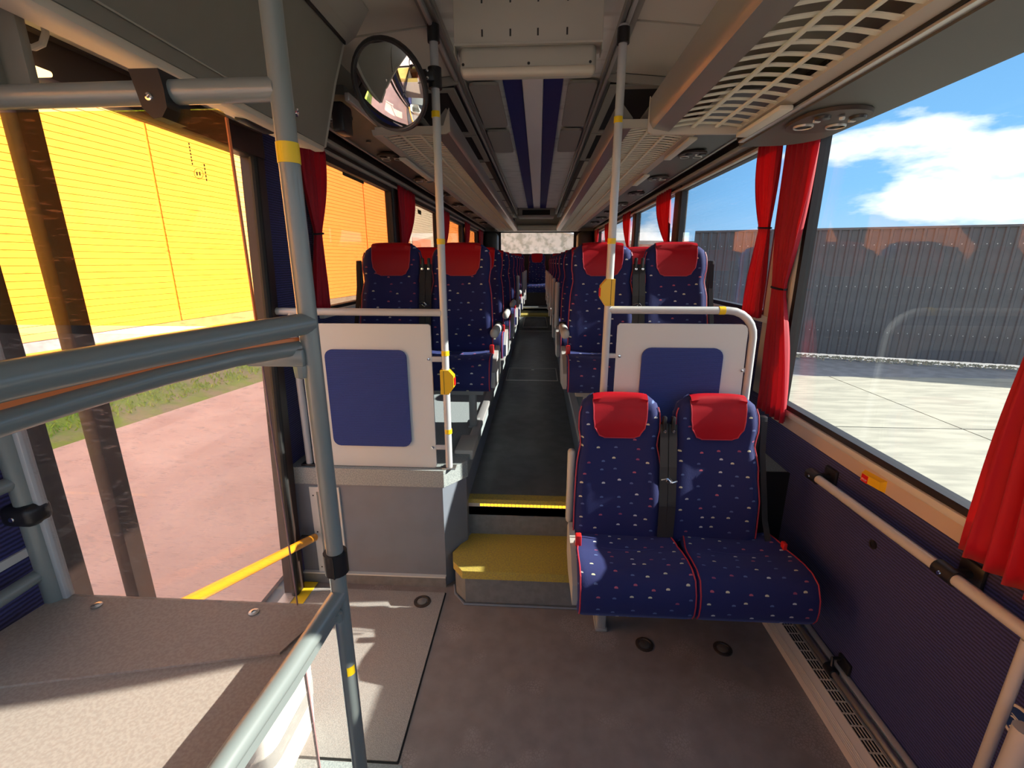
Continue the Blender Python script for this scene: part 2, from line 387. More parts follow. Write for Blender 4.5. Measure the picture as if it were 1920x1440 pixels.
def text_mesh(body, size, m, parent, mtx, name='lettering', extrude=0.0006):
    cu = bpy.data.curves.new(name, 'FONT'); cu.body = body; cu.size = size; cu.extrude = extrude; cu.align_x = 'CENTER'; cu.align_y = 'CENTER'; cu.resolution_u = 2
    t = bpy.data.objects.new(name, cu); col.objects.link(t); dg = bpy.context.evaluated_depsgraph_get()
    me = bpy.data.meshes.new_from_object(t.evaluated_get(dg)); bpy.data.objects.remove(t); bpy.data.curves.remove(cu)
    me.transform(mtx); me.materials.clear(); me.materials.append(M[m])
    return put(bpy.data.objects.new(name, me), parent)

# ------------------------------------------------------------------ dimensions (metres)
XL, XR = -1.17, 1.17          # inner faces of the side walls
YF, YB = -1.7, 10.35          # front and rear ends of the cabin
Z_AISLE, Z_PLAT, Z_CEIL = 0.391, 0.637, 2.46
Y_STEP, Y_PLAT = 2.105, 1.916
GROUND = -0.35
SILL, HEAD = 1.33, 2.14       # rear side windows

# ================================================================== STRUCTURE
def bolt_ring(name, x, y, z, r, label):
    t = thing(name, label, 'floor fitting', (x, y, z), 'round metal fittings sunk in the floor')
    part('rim', MB().disc((x, y, z), (0, 0, 1), [(r, 0), (r, 0.004), (r * 0.72, 0.006), (r * 0.66, 0.002)], 20), 'dark_brown', t)
    part('cap', MB().disc((x, y, z), (0, 0, 1), [(r * 0.6, 0.0), (r * 0.55, 0.005), (r * 0.2, 0.007), (0.0, 0.007)], 16), 'steel', t)

# ---- floors
struct('floor', MB().box(XL, XR, YF, 2.3, -0.06, 0.0), 'floor_vinyl', 'brown-grey speckled vinyl floor of the low front area')
struct('floor_aisle', MB().box(-0.345, 0.255, Y_STEP, 8.55, 0.30, Z_AISLE), 'aisle_vinyl', 'dark grey vinyl floor of the long aisle between the seats')
p = thing('floor_platform_left', 'raised speckled seat platform with grey kick panel behind the door', 'platform', (-0.78, Y_PLAT, 0), kind='structure')
poly = [(XL, Y_PLAT + 0.012), (-0.44, Y_PLAT + 0.012), (-0.345, Y_PLAT + 0.13), (-0.345, 8.9), (XL, 8.9)]
part('kick_panel', MB().prism(poly, 'z', 0.0, Z_PLAT - 0.085), 'grey_kick', p, False)
poly2 = [(XL, Y_PLAT), (-0.43, Y_PLAT), (-0.335, Y_PLAT + 0.12), (-0.335, 8.9), (XL, 8.9)]
part('platform_top', MB().prism(poly2, 'z', Z_PLAT - 0.085, Z_PLAT), 'speckled_top', p, False)
part('edge_rail', MB().rbox(-0.372, -0.325, Y_PLAT + 0.42, 8.8, Z_PLAT - 0.02, Z_PLAT + 0.012, 0.006), 'alu', p)
part('edge_cap', MB().rbox(-0.415, -0.318, Y_PLAT + 0.20, Y_PLAT + 0.42, Z_PLAT - 0.035, Z_PLAT + 0.02, 0.01), 'seat_plastic', p)
part('skirting', MB().box(XL, -0.44, Y_PLAT - 0.004, Y_PLAT + 0.012, 0.0, 0.055), 'step_grey', p, False)
part('skirting_lip', MB().box(XL, -0.44, Y_PLAT - 0.007, Y_PLAT + 0.012, 0.055, 0.062), 'ledge_white', p, False)
p = thing('floor_platform_right', 'raised seat platform along the fence side of the aisle', 'platform', (0.7, 1.98, 0), kind='structure')
part('kick_panel', MB().box(0.255, XR, 2.0, 8.9, 0.0, Z_PLAT - 0.05), 'grey_kick', p, False)
part('black_end_sheet', MB().box(0.345, XR, 1.978, 1.99, 0.0, Z_PLAT + 0.004), 'black_plastic', p, False)  # black sheet added to darken the platform end beside the front seat
part('platform_top', MB().box(0.245, XR, 1.99, 8.9, Z_PLAT - 0.05, Z_PLAT), 'speckled_top', p, False)
part('edge_rail', MB().rbox(0.235, 0.285, 2.05, 8.8, Z_PLAT - 0.03, Z_PLAT + 0.012, 0.006), 'alu', p)
# kick wall beside the upper tread
# ---- entrance step: chamfered yellow tread
st = thing('floor_step', 'low step with worn yellow tread leading up into the aisle', 'step', (-0.05, 1.8, 0), kind='structure')
out = [(-0.335, 1.80), (0.34, 1.80), (0.34, Y_STEP), (-0.335, Y_STEP), (-0.405, 1.935), (-0.39, 1.87)]
out_in = [(-0.325, 1.812), (0.34, 1.812), (0.34, Y_STEP), (-0.335, Y_STEP), (-0.395, 1.935), (-0.38, 1.872)]
part('riser', MB().prism(out_in, 'z', 0.0, 0.145), 'step_grey', st, False)
part('tread', MB().prism(out, 'z', 0.145, 0.187), 'yellow_tread', st, False)
part('base_bead', MB().tube([(-0.40, 1.93, 0.004), (-0.385, 1.866, 0.004), (-0.33, 1.80, 0.004), (0.30, 1.80, 0.004)], 0.006, 6), 'grey_kick', st)
st = thing('floor_step_upper', 'grey upper riser with glowing amber edge light under a yellow nosing', 'step', (-0.05, Y_STEP, 0.187), kind='structure')
part('riser', MB().box(-0.345, 0.255, Y_STEP, Y_STEP + 0.05, 0.187, 0.352), 'step_grey', st, False)
part('nosing', MB().box(-0.345, 0.255, Y_STEP - 0.012, Y_STEP + 0.045, 0.374, 0.396), 'yellow_tread', st, False)
part('light_channel', MB().box(-0.345, 0.255, Y_STEP - 0.008, Y_STEP + 0.02, 0.352, 0.374), 'alu', st, False)
for i in range(28):
    x0 = -0.285 + i * 0.0185
    if i == 0:
        led = part('led', MB().box(x0, x0 + 0.0155, Y_STEP - 0.0105, Y_STEP - 0.007, 0.357, 0.369), 'led_amber', st, False)
    else: inst(led, st, (0.0185 * i, 0, 0))
# ---- rear steps and rear deck
st = thing('floor_rear', 'raised rear deck with olive-yellow edged step below the back bench', 'step', (0, 8.5, 0), kind='structure')
part('ramp', MB().prism([(8.15, Z_AISLE), (8.62, 0.60), (8.62, 0.30), (8.15, 0.30)], 'x', -0.345, 0.255), 'aisle_vinyl', st, False)
part('flap_frame', MB().tube([(-0.27, 8.22, 0.434), (0.18, 8.22, 0.434), (0.145, 8.55, 0.58), (-0.235, 8.55, 0.58)], 0.007, 6, closed=True), 'alu', st)
part('tread', MB().box(-0.345, 0.255, 8.58, 8.95, 0.56, 0.615), 'yellow_tread', st, False)
part('riser', MB().box(XL, XR, 8.95, 9.0, 0.4, 0.70), 'aisle_vinyl', st, False)
part('deck', MB().box(XL, XR, 8.95, YB, 0.66, 0.72), 'aisle_vinyl', st, False)
part('deck_edge', MB().box(-0.345, 0.255, 8.935, 8.96, 0.70, 0.725), 'alu', st, False)
# ---- hatches let into the floors
h = thing('ramp_hatch', 'pale dimpled floor plate in front of the side door', 'floor hatch', (-0.79, 1.47, 0))
part('plate', MB().prism(rrect(-1.145, -0.437, 1.085, 1.868, 0.004, 2), 'z', 0.0, 0.006), 'hatch_vinyl', h, False)
part('joint', MB().prism(rrect(-1.149, -0.431, 1.08, 1.873, 0.004, 2), 'z', 0.0, 0.0015), 'rubber', h, False)
h = thing('front_floor_plate', 'grey speckled floor plate at the foot of the grey post', 'floor plate', (-0.75, 0.6, 0))
part('plate', MB().rbox(-1.15, -0.415, 0.1, 1.07, 0.0, 0.016, 0.004), 'speckled_top', h)
single('door_edge_stripe', MB().prism([(-1.165, 1.60), (-1.10, 1.60), (-1.095, 1.905), (-1.165, 1.905)], 'z', 0.0065, 0.008), 'yellow_line', 'yellow warning stripe on the floor along the door edge', 'stripe', smooth=False)
bolt_ring('floor_ring', -0.533, 1.80, 0.006, 0.040, 'round lifting ring in the pale plate near the yellow step')
bolt_ring('floor_ring', 0.475, 1.61, 0.0, 0.038, 'round floor fitting under the front double seat, aisle side')
bolt_ring('floor_ring', 0.80, 1.606, 0.0, 0.038, 'round floor fitting under the front double seat, wall side')
h = thing('aisle_hatch', 'rectangular metal-edged hatch flush in the aisle floor', 'floor hatch', (-0.05, 4.8, Z_AISLE))
part('hatch_frame', MB().tube([(-0.32, 4.55, Z_AISLE), (0.215, 4.55, Z_AISLE), (0.215, 5.10, Z_AISLE), (-0.32, 5.10, Z_AISLE)], 0.008, 6, closed=True), 'alu', h)
part('lid', MB().box(-0.31, 0.205, 4.56, 5.09, Z_AISLE, Z_AISLE + 0.003), 'aisle_vinyl', h, False)
part('catch', MB().disc((-0.05, 5.02, Z_AISLE + 0.003), (0, 0, 1), [(0.02, 0), (0.018, 0.004), (0, 0.004)], 12), 'steel', h)
single('floor_joint_strip', MB().rbox(-0.345, 0.255, 8.02, 8.045, Z_AISLE, Z_AISLE + 0.006, 0.002), 'alu', 'thin metal joint strip across the far end of the aisle', 'strip')

# ---- side walls
def wall(name, side, label):
    return thing(name, label, 'wall', ((XL if side < 0 else XR), 4, 0), kind='structure')
def wx(side, t): return (XL - t, XL) if side < 0 else (XR, XR + t)
wl_ = wall('wall_left', -1, 'door-side wall of the bus with navy ribbed fabric panels')
wr_ = wall('wall_right', 1, 'fence-side wall of the bus with navy ribbed fabric below the windows')
a, b = wx(-1, 0.06)
part('fabric_panel', MB().box(a, b, YF, 0.93, -0.06, 0.90), 'wall_fabric', wl_, False)
part('fabric_panel', MB().box(a, b, 0.55, 0.93, 0.90, 2.05), 'wall_fabric', wl_, False)
part('fabric_panel', MB().prism([(1.866, 0.0), (2.40, 0.0), (2.40, 2.15), (2.013, 2.15)], 'x', a, b), 'wall_fabric', wl_, False)
part('fabric_panel', MB().box(a, b, 2.40, YB, 0.0, SILL - 0.04), 'wall_fabric', wl_, False)
part('sill_ledge', MB().rbox(XL - 0.03, XL + 0.03, 2.38, 9.4, SILL - 0.045, SILL - 0.01, 0.008), 'ledge_white', wl_)
part('upper_panel', MB().box(a, b, YF, YB, 2.22, 2.46), 'dark_brown', wl_, False)
part('head_trim', MB().box(a, b, 2.0, YB, HEAD, 2.24), 'dark_brown', wl_, False)
part('driver_head_trim', MB().box(a, b, YF, 0.93, 2.0, 2.24), 'dark_brown', wl_, False)
part('white_strip', MB().box(XL, XL + 0.006, 0.55, 0.925, 0.925, 0.945), 'ledge_white', wl_, False)
a, b = wx(1, 0.06)
part('fabric_panel', MB().box(a, b, YF, 2.20, -0.06, 0.832), 'wall_fabric', wr_, False)
part('fabric_panel', MB().box(a, b, 2.20, YB, 0.0, SILL - 0.05), 'wall_fabric', wr_, False)
part('ledge_strip', MB().box(XR - 0.004, b, YF, 2.20, 0.832, 0.892), 'ledge_beige', wr_, False)
part('sill_ledge', MB().rbox(XR - 0.012, b, YF, 2.20, 0.885, 0.912, 0.006), 'ledge_white', wr_)
part('sill_ledge', MB().rbox(XR - 0.02, b, 2.36, 9.6, SILL - 0.05, SILL - 0.015, 0.006), 'ledge_white', wr_)
part('head_trim', MB().box(a, b, 2.2, YB, HEAD + 0.03, 2.46), 'dark_brown', wr_, False)
part('head_trim', MB().box(a, b, YF, 2.2, 2.115, 2.46), 'dark_brown', wr_, False)
part('head_rail', MB().rbox(XR - 0.05, XR, 2.3, 9.8, HEAD + 0.05, HEAD + 0.075, 0.005), 'rack_trim', wr_)
part('head_rail', MB().rbox(XR - 0.03, XR, 2.3, 9.8, HEAD + 0.005, HEAD + 0.022, 0.004), 'rack_trim', wr_)
part('head_rail', MB().rbox(XL, XL + 0.05, 2.0, 9.8, HEAD + 0.05, HEAD + 0.072, 0.005), 'rack_trim', wl_)
part('head_rail', MB().rbox(XL, XL + 0.03, 2.0, 9.8, HEAD + 0.005, HEAD + 0.02, 0.004), 'rack_trim', wl_)
part('fabric_stud', MB().disc((XR, 1.437, 0.637), (-1, 0, 0), [(0.016, 0), (0.016, 0.005), (0.008, 0.006), (0.008, 0.004), (0, 0.004)], 16), 'black_plastic', wr_)
# ---- windows
win_n = [0]
def window(side, y0, y1, z0, z1, gl, label, fr=0.028):
    win_n[0] += 1
    x = (XL - 0.02) if side < 0 else (XR + 0.02)
    t = thing('window_%d' % win_n[0], label, 'window', (x, (y0 + y1) / 2, z0), kind='structure')
    f = MB(); d = 0.022
    f.box(x - d, x + d, y0, y1, z0, z0 + fr); f.box(x - d, x + d, y0, y1, z1 - fr, z1)
    f.box(x - d, x + d, y0, y0 + fr, z0 + fr, z1 - fr); f.box(x - d, x + d, y1 - fr, y1, z0 + fr, z1 - fr)
    part('window_frame', f, 'window_rubber', t, False)
    part('pane', MB().box(x - 0.003, x + 0.003, y0 + fr * 0.5, y1 - fr * 0.5, z0 + fr * 0.5, z1 - fr * 0.5), gl, t, False)
    return t
window(1, -1.55, 1.0, 0.905, 2.115, 'glass_right', 'front fence-side window beside the camera')
window(1, 1.09, 2.19, 0.905, 2.12, 'glass_right', 'large low fence-side window beside the front double seat', 0.03)
RW = [(2.42, 4.10), (4.25, 5.90), (6.05, 7.70), (7.85, 9.45)]
LW = [(2.40, 3.80), (3.93, 5.48), (5.62, 7.22), (7.38, 9.0)]
ordn = ['first', 'second', 'third', 'fourth']
for k, (y0, y1) in enumerate(RW): window(1, y0, y1, SILL - 0.02, HEAD + 0.03, 'glass_tint_right', '%s raised window on the fence side, counted from the front' % ordn[k])
for k, (y0, y1) in enumerate(LW): window(-1, y0, y1, SILL - 0.02, HEAD, 'glass_tint', '%s raised window on the orange building side, counted from the front' % ordn[k])
window(-1, -1.55, 0.55, 0.90, 2.0, 'glass_clear', 'driver side window ahead of the door')
# pillars between windows
for k, (y0, y1) in enumerate([(2.19, 2.42), (4.10, 4.25), (5.90, 6.05), (7.70, 7.85), (9.45, YB), (1.0, 1.09)]):
    z0 = 0.91 if k in (0, 5) else SILL - 0.02
    struct('trim_%d' % (k + 1), MB().rbox(XR - 0.012, XR + 0.06, y0 - 0.002, y1 + 0.002, z0, 2.2, 0.01), 'overhead_cream' if k == 0 else 'window_rubber', 'window pillar on the fence side, number %d from the front' % (k + 1) if k < 5 else 'window pillar beside the camera on the fence side')
for k, (y0, y1) in enumerate([(3.80, 3.93), (5.48, 5.62), (7.22, 7.38), (9.0, YB)]):
    struct('trim_%d' % (k + 7), MB().rbox(XL - 0.06, XL + 0.012, y0 - 0.002, y1 + 0.002, SILL - 0.02, 2.2, 0.01), 'window_rubber', 'black window pillar on the building side, number %d from the front' % (k + 1))
# ---- side door (glazed, two posts)
d = thing('door_1', 'full-height glazed side door with black posts opposite the front double seat', 'door', (XL - 0.01, 1.4, 0), kind='structure')
part('rear_post', MB().prism([(1.815, 0.0), (1.868, 0.0), (2.012, 2.10), (1.962, 2.10)], 'x', XL - 0.05, XL + 0.022), 'door_black', d, False)
part('rear_seal', MB().tube([(XL + 0.006, 1.812, 0.01), (XL + 0.006, 1.958, 2.05)], 0.017, 10), 'rubber', d)
part('middle_stile', MB().rbox(XL - 0.035, XL + 0.01, 1.062, 1.118, 0.0, 2.04, 0.008), 'door_black', d)
part('front_post', MB().rbox(XL - 0.05, XL + 0.012, 0.90, 0.95, 0.0, 2.06, 0.008), 'door_black', d)
part('top_beam', MB().rbox(XL - 0.05, XL + 0.03, 0.93, 2.01, 1.99, 2.24, 0.012), 'door_black', d)
part('top_rail', MB().rbox(XL - 0.02, XL + 0.05, 0.6, 1.955, 2.075, 2.10, 0.008), 'dark_brown', d)
part('threshold', MB().box(XL - 0.05, XL + 0.01, 0.95, 1.84, -0.06, 0.012), 'alu', d, False)
part('pane', MB().box(XL - 0.018, XL - 0.012, 0.95, 1.062, 0.01, 1.99), 'glass_clear', d, False)
part('pane', MB().prism([(1.118, 0.01), (1.815, 0.01), (1.955, 1.99), (1.118, 1.99)], 'x', XL - 0.018, XL - 0.012), 'glass_clear', d, False)
t = thing('door_grab_bar', 'sloping orange and yellow grab bar across the side door', 'grab bar', (-1.08, 1.5, 0.4))
part('bar', MB().tube([(-1.08, 1.895, 0.273), (-1.08, 1.45, 0.437), (-1.08, 1.09, 0.57)], 0.019, 12), 'orange_tube', t)
part('bracket', MB().tube([(-1.08, 1.89, 0.273), (-1.14, 1.89, 0.273)], 0.014, 10), 'black_plastic', t)
part('bracket', MB().tube([(-1.08, 1.09, 0.57), (-1.165, 1.09, 0.57)], 0.014, 10), 'black_plastic', t)

# ---- ceiling
cl = thing('ceiling', 'ceiling of the bus with pale felt centre strip and cream side panels', 'ceiling', (0, 4, Z_CEIL), kind='structure')
part('roof_shell', MB().prism([(-1.23, 2.40), (-0.9, 2.52), (-0.5, 2.56), (0.45, 2.56), (0.9, 2.52), (1.23, 2.40), (1.23, 2.62), (-1.23, 2.62)], 'y', YF, YB), 'ceiling_grey', cl, False)
part('centre_panel', MB().box(-0.42, 0.335, YF, 8.9, Z_CEIL, Z_CEIL + 0.02), 'ceiling_felt', cl, False)
ys = [YF, -0.6, 0.7, 1.99, 2.47]
for s, xa, xb in ((-1, -0.40, -0.86), (1, 0.315, 0.78)):
    for y0, y1 in zip(ys[:-1], ys[1:]):
        part('side_panel', MB().prism([(xa, 2.445), (xb, 2.40), (xb, 2.42), (xa, 2.465)], 'y', y0 + 0.008, y1 - 0.008), 'ceiling_cream', cl, False)
    part('end_bulkhead', MB().prism([(xa, 2.445), (xb, 2.40), (xb, 2.36), (xa, 2.41)], 'y', 2.47, 2.485), 'ceiling_grey', cl, False)
    part('outer_panel', MB().prism([(xb, 2.42), (xb, 2.40), (s * 1.2, 2.30), (s * 1.2, 2.34)], 'y', YF, YB), 'ceiling_grey', cl, False)
    # recessed duct bays beside the aisle rail, two filled with black sheets for the shade inside open ducts
    bx = -0.425 if s < 0 else 0.33; ox = -0.72 if s < 0 else 0.62
    lo, hi = min(bx, ox), max(bx, ox)
    y = 2.49; k = 0
    while y < 8.6:
        y1 = y + 0.83
        f = MB(); fw = 0.045 if k < 2 else 0.02
        f.box(lo, hi, y + 0.006, y + fw, 2.392, 2.402); f.box(lo, hi, y1 - fw, y1 - 0.006, 2.392, 2.402)
        f.box(bx - 0.04 if s < 0 else bx, bx if s < 0 else bx + 0.04, y + fw, y1 - fw, 2.392, 2.402)
        f.box(ox if s < 0 else ox - 0.03, ox + 0.03 if s < 0 else ox, y + fw, y1 - fw, 2.392, 2.402)
        part('bay_frame', f, 'ceiling_grey' if k < 2 else 'dark_brown', cl, False)
        if k < 2: part('bay_black_sheet', MB().box(lo, hi, y, y1, 2.403, 2.41), 'dark_recess', cl, False)
        else: part('bay_panel', MB().box(lo, hi, y + fw, y1 - fw, 2.394, 2.404), 'ceiling_cream', cl, False)
        y = y1; k += 1
for nm, x in (('building', -0.405), ('fence', 0.318)):
    t = thing('ceiling_rail', 'slim double metal rail under the ceiling on the %s side of the aisle' % nm, 'rail', (x, 4, 2.42), 'ceiling rails')
    part('rail', MB().rbox(x - 0.014, x + 0.002, YF, 8.85, 2.418, 2.44, 0.005), 'alu', t)
    part('rail_bed', MB().box(x - 0.03, x + 0.03, YF, 8.85, 2.436, 2.462), 'ceiling_grey', t, False)
    part('rail', MB().rbox(x + (0.012 if x < 0 else -0.03), x + (0.026 if x < 0 else -0.016), YF, 8.85, 2.428, 2.44, 0.004), 'rack_tube', t)
for nm, x0, x1 in (('building', -0.193, -0.098), ('fence', 0.012, 0.108)):
    single('ceiling_stripe', MB().box(x0, x1, 1.8, 8.15, Z_CEIL - 0.008, Z_CEIL + 0.001), 'navy_stripe', 'long navy blue ceiling stripe on the %s side of the light strip' % nm, 'stripe', 'navy ceiling stripes', smooth=False)
single('ceiling_light_strip', MB().rbox(-0.096, 0.010, 1.8, 8.0, Z_CEIL - 0.022, Z_CEIL, 0.008), 'lamp_lens', 'long pale light cover running down the middle of the ceiling', 'lamp cover')
# grey flaps folded back on the felt
for nm, s, xs in (('building', -1, (-0.365, -0.215)), ('fence', 1, (0.135, 0.278))):
    for k, (y0, y1) in enumerate(((2.56, 3.30), (3.40, 4.02))):
        single('ceiling_flap', MB().prism(rrect(xs[0], xs[1], y0, y1, 0.03), 'z', 2.432, 2.446), 'ceiling_grey',
               '%s grey rounded duct flap on the %s side of the ceiling stripes' % (('nearer', 'farther')[k], nm), 'flap', 'duct flaps on the ceiling', ang=30)
# rear ceiling unit
t = thing('rear_ceiling_vent', 'dark boxed ceiling vent at the far end of the aisle', 'vent', (-0.06, 8.4, 2.42))
part('housing', MB().rbox(-0.37, 0.26, 8.2, 8.75, 2.33, 2.46, 0.02), 'ceiling_grey', t)
part('grille', MB().box(-0.29, 0.18, 8.192, 8.2, 2.35, 2.43), 'dark_recess', t, False)
# ---- rear wall and window
t = thing('wall_rear', 'back wall of the bus around the rear window', 'wall', (0, YB, 0), kind='structure')
part('lower_panel', MB().box(XL, XR, YB, YB + 0.06, 0.3, 1.72), 'dark_brown', t, False)
part('upper_panel', MB().box(XL, XR, YB, YB + 0.06, 2.22, 2.6), 'ceiling_cream', t, False)
part('header', MB().rbox(-0.95, 0.87, YB - 0.25, YB, 2.21, 2.33, 0.03), 'ceiling_cream', t)
part('side_panel', MB().box(XL, -0.86, YB, YB + 0.06, 1.72, 2.22), 'dark_brown', t, False)
part('side_panel', MB().box(0.78, XR, YB, YB + 0.06, 1.72, 2.22), 'dark_brown', t, False)
for nm, x0, x1 in (('building', -1.16, -0.87), ('fence', 0.80, 1.12)):
    single('rear_pillar_cover', MB().rbox(x0, x1, YB - 0.45, YB, 1.60, 2.19, 0.10, 4), 'service_grey', 'rounded dark cover beside the rear window, %s side' % nm, 'pillar cover', 'rear pillar covers')
win_n[0] += 1
t = thing('window_%d' % win_n[0], 'wide rear window at the far end of the bus', 'window', (-0.04, YB + 0.03, 1.72), kind='structure')
f = MB(); f.box(-0.86, -0.83, YB, YB + 0.05, 1.72, 2.22); f.box(0.75, 0.78, YB, YB + 0.05, 1.72, 2.22); f.box(-0.86, 0.78, YB, YB + 0.05, 2.19, 2.22); f.box(-0.86, 0.78, YB, YB + 0.05, 1.72, 1.75)
part('window_frame', f, 'window_rubber', t, False)
part('pane', MB().box(-0.84, 0.76, YB + 0.02, YB + 0.026, 1.74, 2.2), 'glass_right', t, False)
# ---- front end behind the camera
t = thing('wall_front', 'front end of the bus with windscreen frame', 'wall', (0, YF, 0), kind='structure')
part('lower_panel', MB().box(XL, XR, YF - 0.06, YF, -0.06, 0.85), 'dark_brown', t, False)
part('upper_panel', MB().box(XL, XR, YF - 0.06, YF, 2.25, 2.6), 'dark_brown', t, False)
part('dashboard', MB().rbox(XL, XR, YF, YF + 0.45, 0.60, 0.88, 0.05), 'service_grey', t)
win_n[0] += 1
t = thing('window_%d' % win_n[0], 'windscreen at the front of the bus', 'window', (0, YF - 0.03, 0.85), kind='structure')
part('pane', MB().box(XL, XR, YF - 0.033, YF - 0.027, 0.85, 2.25), 'glass_clear', t, False)
part('window_frame', MB().box(-0.02, 0.02, YF - 0.05, YF - 0.01, 0.85, 2.25), 'window_rubber', t, False)

# ================================================================== SEATS
def lerp(tab, z):
    for (a, va), (b, vb) in zip(tab[:-1], tab[1:]):
        if z <= b:
            t = (z - a) / (b - a) if b > a else 0; t = max(0.0, min(1.0, t)); t = t * t * (3 - 2 * t)
            return va + (vb - va) * t
    return tab[-1][1]
W_TAB = [(0.38, 0.180), (0.46, 0.185), (0.62, 0.184), (0.76, 0.176), (0.845, 0.161), (0.91, 0.171), (0.96, 0.170), (1.0, 0.160), (1.025, 0.138), (1.04, 0.105)]
Y_TAB = [(0.38, 0.318), (0.46, 0.312), (0.58, 0.318), (0.75, 0.36), (0.85, 0.388), (0.92, 0.392), (0.98, 0.400), (1.02, 0.415), (1.04, 0.432)]
T_TAB = [(0.38, 0.085), (0.60, 0.105), (0.85, 0.085), (0.95, 0.085), (1.0, 0.072), (1.025, 0.055), (1.04, 0.022)]
def back_front(x, z):
    """front surface of the backrest (side bolsters come forward)"""
    w_ = lerp(W_TAB, z); u = min(1.0, abs(x) / w_)
    bol = 0.022 * lerp([(0.38, 0.8), (0.75, 0.9), (0.88, 1.0), (1.0, 0.6), (1.04, 0.0)], z)
    edge = 0.035 * max(0.0, (u - 0.82) / 0.18) ** 2
    return lerp(Y_TAB, z) - bol * u * u + edge
def backrest_mb(cx, oy=0.0, oz=0.0):
    mb = MB(); mb.uv = []
    zs = [0.38, 0.42, 0.46, 0.52, 0.58, 0.64, 0.70, 0.76, 0.80, 0.835, 0.87, 0.90, 0.93, 0.96, 0.985, 1.005, 1.02, 1.032, 1.04]
    n = 14; ring = 2 * n + 2
    for z in zs:
        w_ = lerp(W_TAB, z); t = lerp(T_TAB, z)
        for i in range(n + 1):
            x = w_ * math.sin(math.pi / 2 * (-1 + 2 * i / n)); mb.v.append((cx + x, oy + back_front(x, z), oz + z)); mb.uv.append((x + cx, z))
        for i in range(n + 1):
            x = w_ * math.sin(math.pi / 2 * (1 - 2 * i / n)) * 0.97; mb.v.append((cx + x, oy + lerp(Y_TAB, z) + t - 0.02 * (x / w_) ** 4, oz + z)); mb.uv.append((x + cx + 0.37, z))
    for j in range(len(zs) - 1):
        for k in range(ring):
            mb.f.append((j * ring + k, j * ring + (k + 1) % ring, (j + 1) * ring + (k + 1) % ring, (j + 1) * ring + k))
    mb.f.append(tuple(range(ring))[::-1]); mb.f.append(tuple(range((len(zs) - 1) * ring, len(zs) * ring)))
    return mb
HEAD_Z = [0.868, 0.8705, 0.878, 0.892, 0.912, 0.93, 0.95, 0.975, 0.997, 1.015]
def head_hw(z): return lerp([(0.868, 0.062), (0.880, 0.085), (0.915, 0.104), (0.96, 0.109), (1.04, 0.112)], z)
def headrest_mb(cx):
    mb = MB(); path = []
    for z in HEAD_Z: path.append(('f', z))
    prof = [(0.408, 1.034), (0.424, 1.047), (0.445, 1.050), (0.468, 1.040), (0.480, 1.018), (0.484, 0.97), (0.482, 0.93)]
    nu = 12; rows = []
    for z in HEAD_Z:
        hw = head_hw(z); rows.append([(cx + hw * (2 * i / nu - 1), back_front(hw * (2 * i / nu - 1), z) - 0.006, z) for i in range(nu + 1)])
    for (y, z) in prof:
        hw = 0.112; rows.append([(cx + hw * (2 * i / nu - 1), y - 0.010 * (2 * i / nu - 1) ** 2, z - 0.006 * (2 * i / nu - 1) ** 4) for i in range(nu + 1)])
    for r in rows: mb.v += r
    for j in range(len(rows) - 1):
        for i in range(nu):
            q = j * (nu + 1) + i; mb.f.append((q, q + 1, q + nu + 2, q + nu + 1))
    return mb
def head_pipe_mb(cx):
    L, Rr = [], []
    for z in reversed(HEAD_Z):
        hw = head_hw(z); L.append((cx - hw, back_front(hw, z) - 0.006, z)); Rr.insert(0, (cx + hw, back_front(hw, z) - 0.006, z))
    pts = [(cx - 0.112, 0.414, 1.028)] + L + Rr + [(cx + 0.112, 0.414, 1.028)]
    return MB().tube(pts, 0.0024, 6)
def back_pipe_mb(cx, s):
    return MB().tube([(cx + s * lerp(W_TAB, z) * 0.985, back_front(lerp(W_TAB, z) * 0.93, z) + 0.004, z) for z in (0.40, 0.46, 0.54, 0.62, 0.70, 0.76, 0.80, 0.835, 0.87, 0.90, 0.94, 0.97, 0.995)], 0.0030, 6)
SECT = [(0.06, 0.285), (0.02, 0.292), (0.004, 0.32), (0.0, 0.36), (0.006, 0.405), (0.030, 0.440), (0.075, 0.456), (0.13, 0.455), (0.19, 0.447), (0.235, 0.442), (0.25, 0.446), (0.30, 0.448), (0.36, 0.442), (0.40, 0.42), (0.41, 0.37), (0.39, 0.32), (0.30, 0.29)]
def cush_taper(y):
    q = max(0.0, min(1.0, (y - 0.16) / 0.22)); return 1.0 - 0.13 * q * q * (3 - 2 * q)
def cushion_mb(cx):
    mb = MB(); mb.uv = []
    xs = [-1.0, -0.985, -0.94, -0.85, -0.65, -0.4, -0.15, 0.15, 0.4, 0.65, 0.85, 0.94, 0.985, 1.0]; hw = 0.2165
    L = [0]
    for (a, b) in zip(SECT[:-1], SECT[1:]): L.append(L[-1] + math.hypot(b[0] - a[0], b[1] - a[1]))
    n = len(SECT)
    for u in xs:
        k = {1.0: 0.90, 0.985: 0.955, 0.94: 0.99}.get(abs(u), 1.0)
        for i, (y, z) in enumerate(SECT):
            yy = 0.2 + (y - 0.2) * (0.5 + 0.5 * k); zz = 0.37 + (z - 0.37) * k
            if z > 0.42: zz += 0.014 * min(1, abs(u)) ** 2 * k
            mb.v.append((cx + u * hw * cush_taper(yy), yy, zz)); mb.uv.append((cx + u * hw + 0.11, L[i] + 0.07))
    for j in range(len(xs) - 1):
        for i in range(n):
            mb.f.append((j * n + i, j * n + (i + 1) % n, (j + 1) * n + (i + 1) % n, (j + 1) * n + i))
    mb.f.append(tuple(range(n))[::-1]); mb.f.append(tuple(range((len(xs) - 1) * n, len(xs) * n)))
    return mb
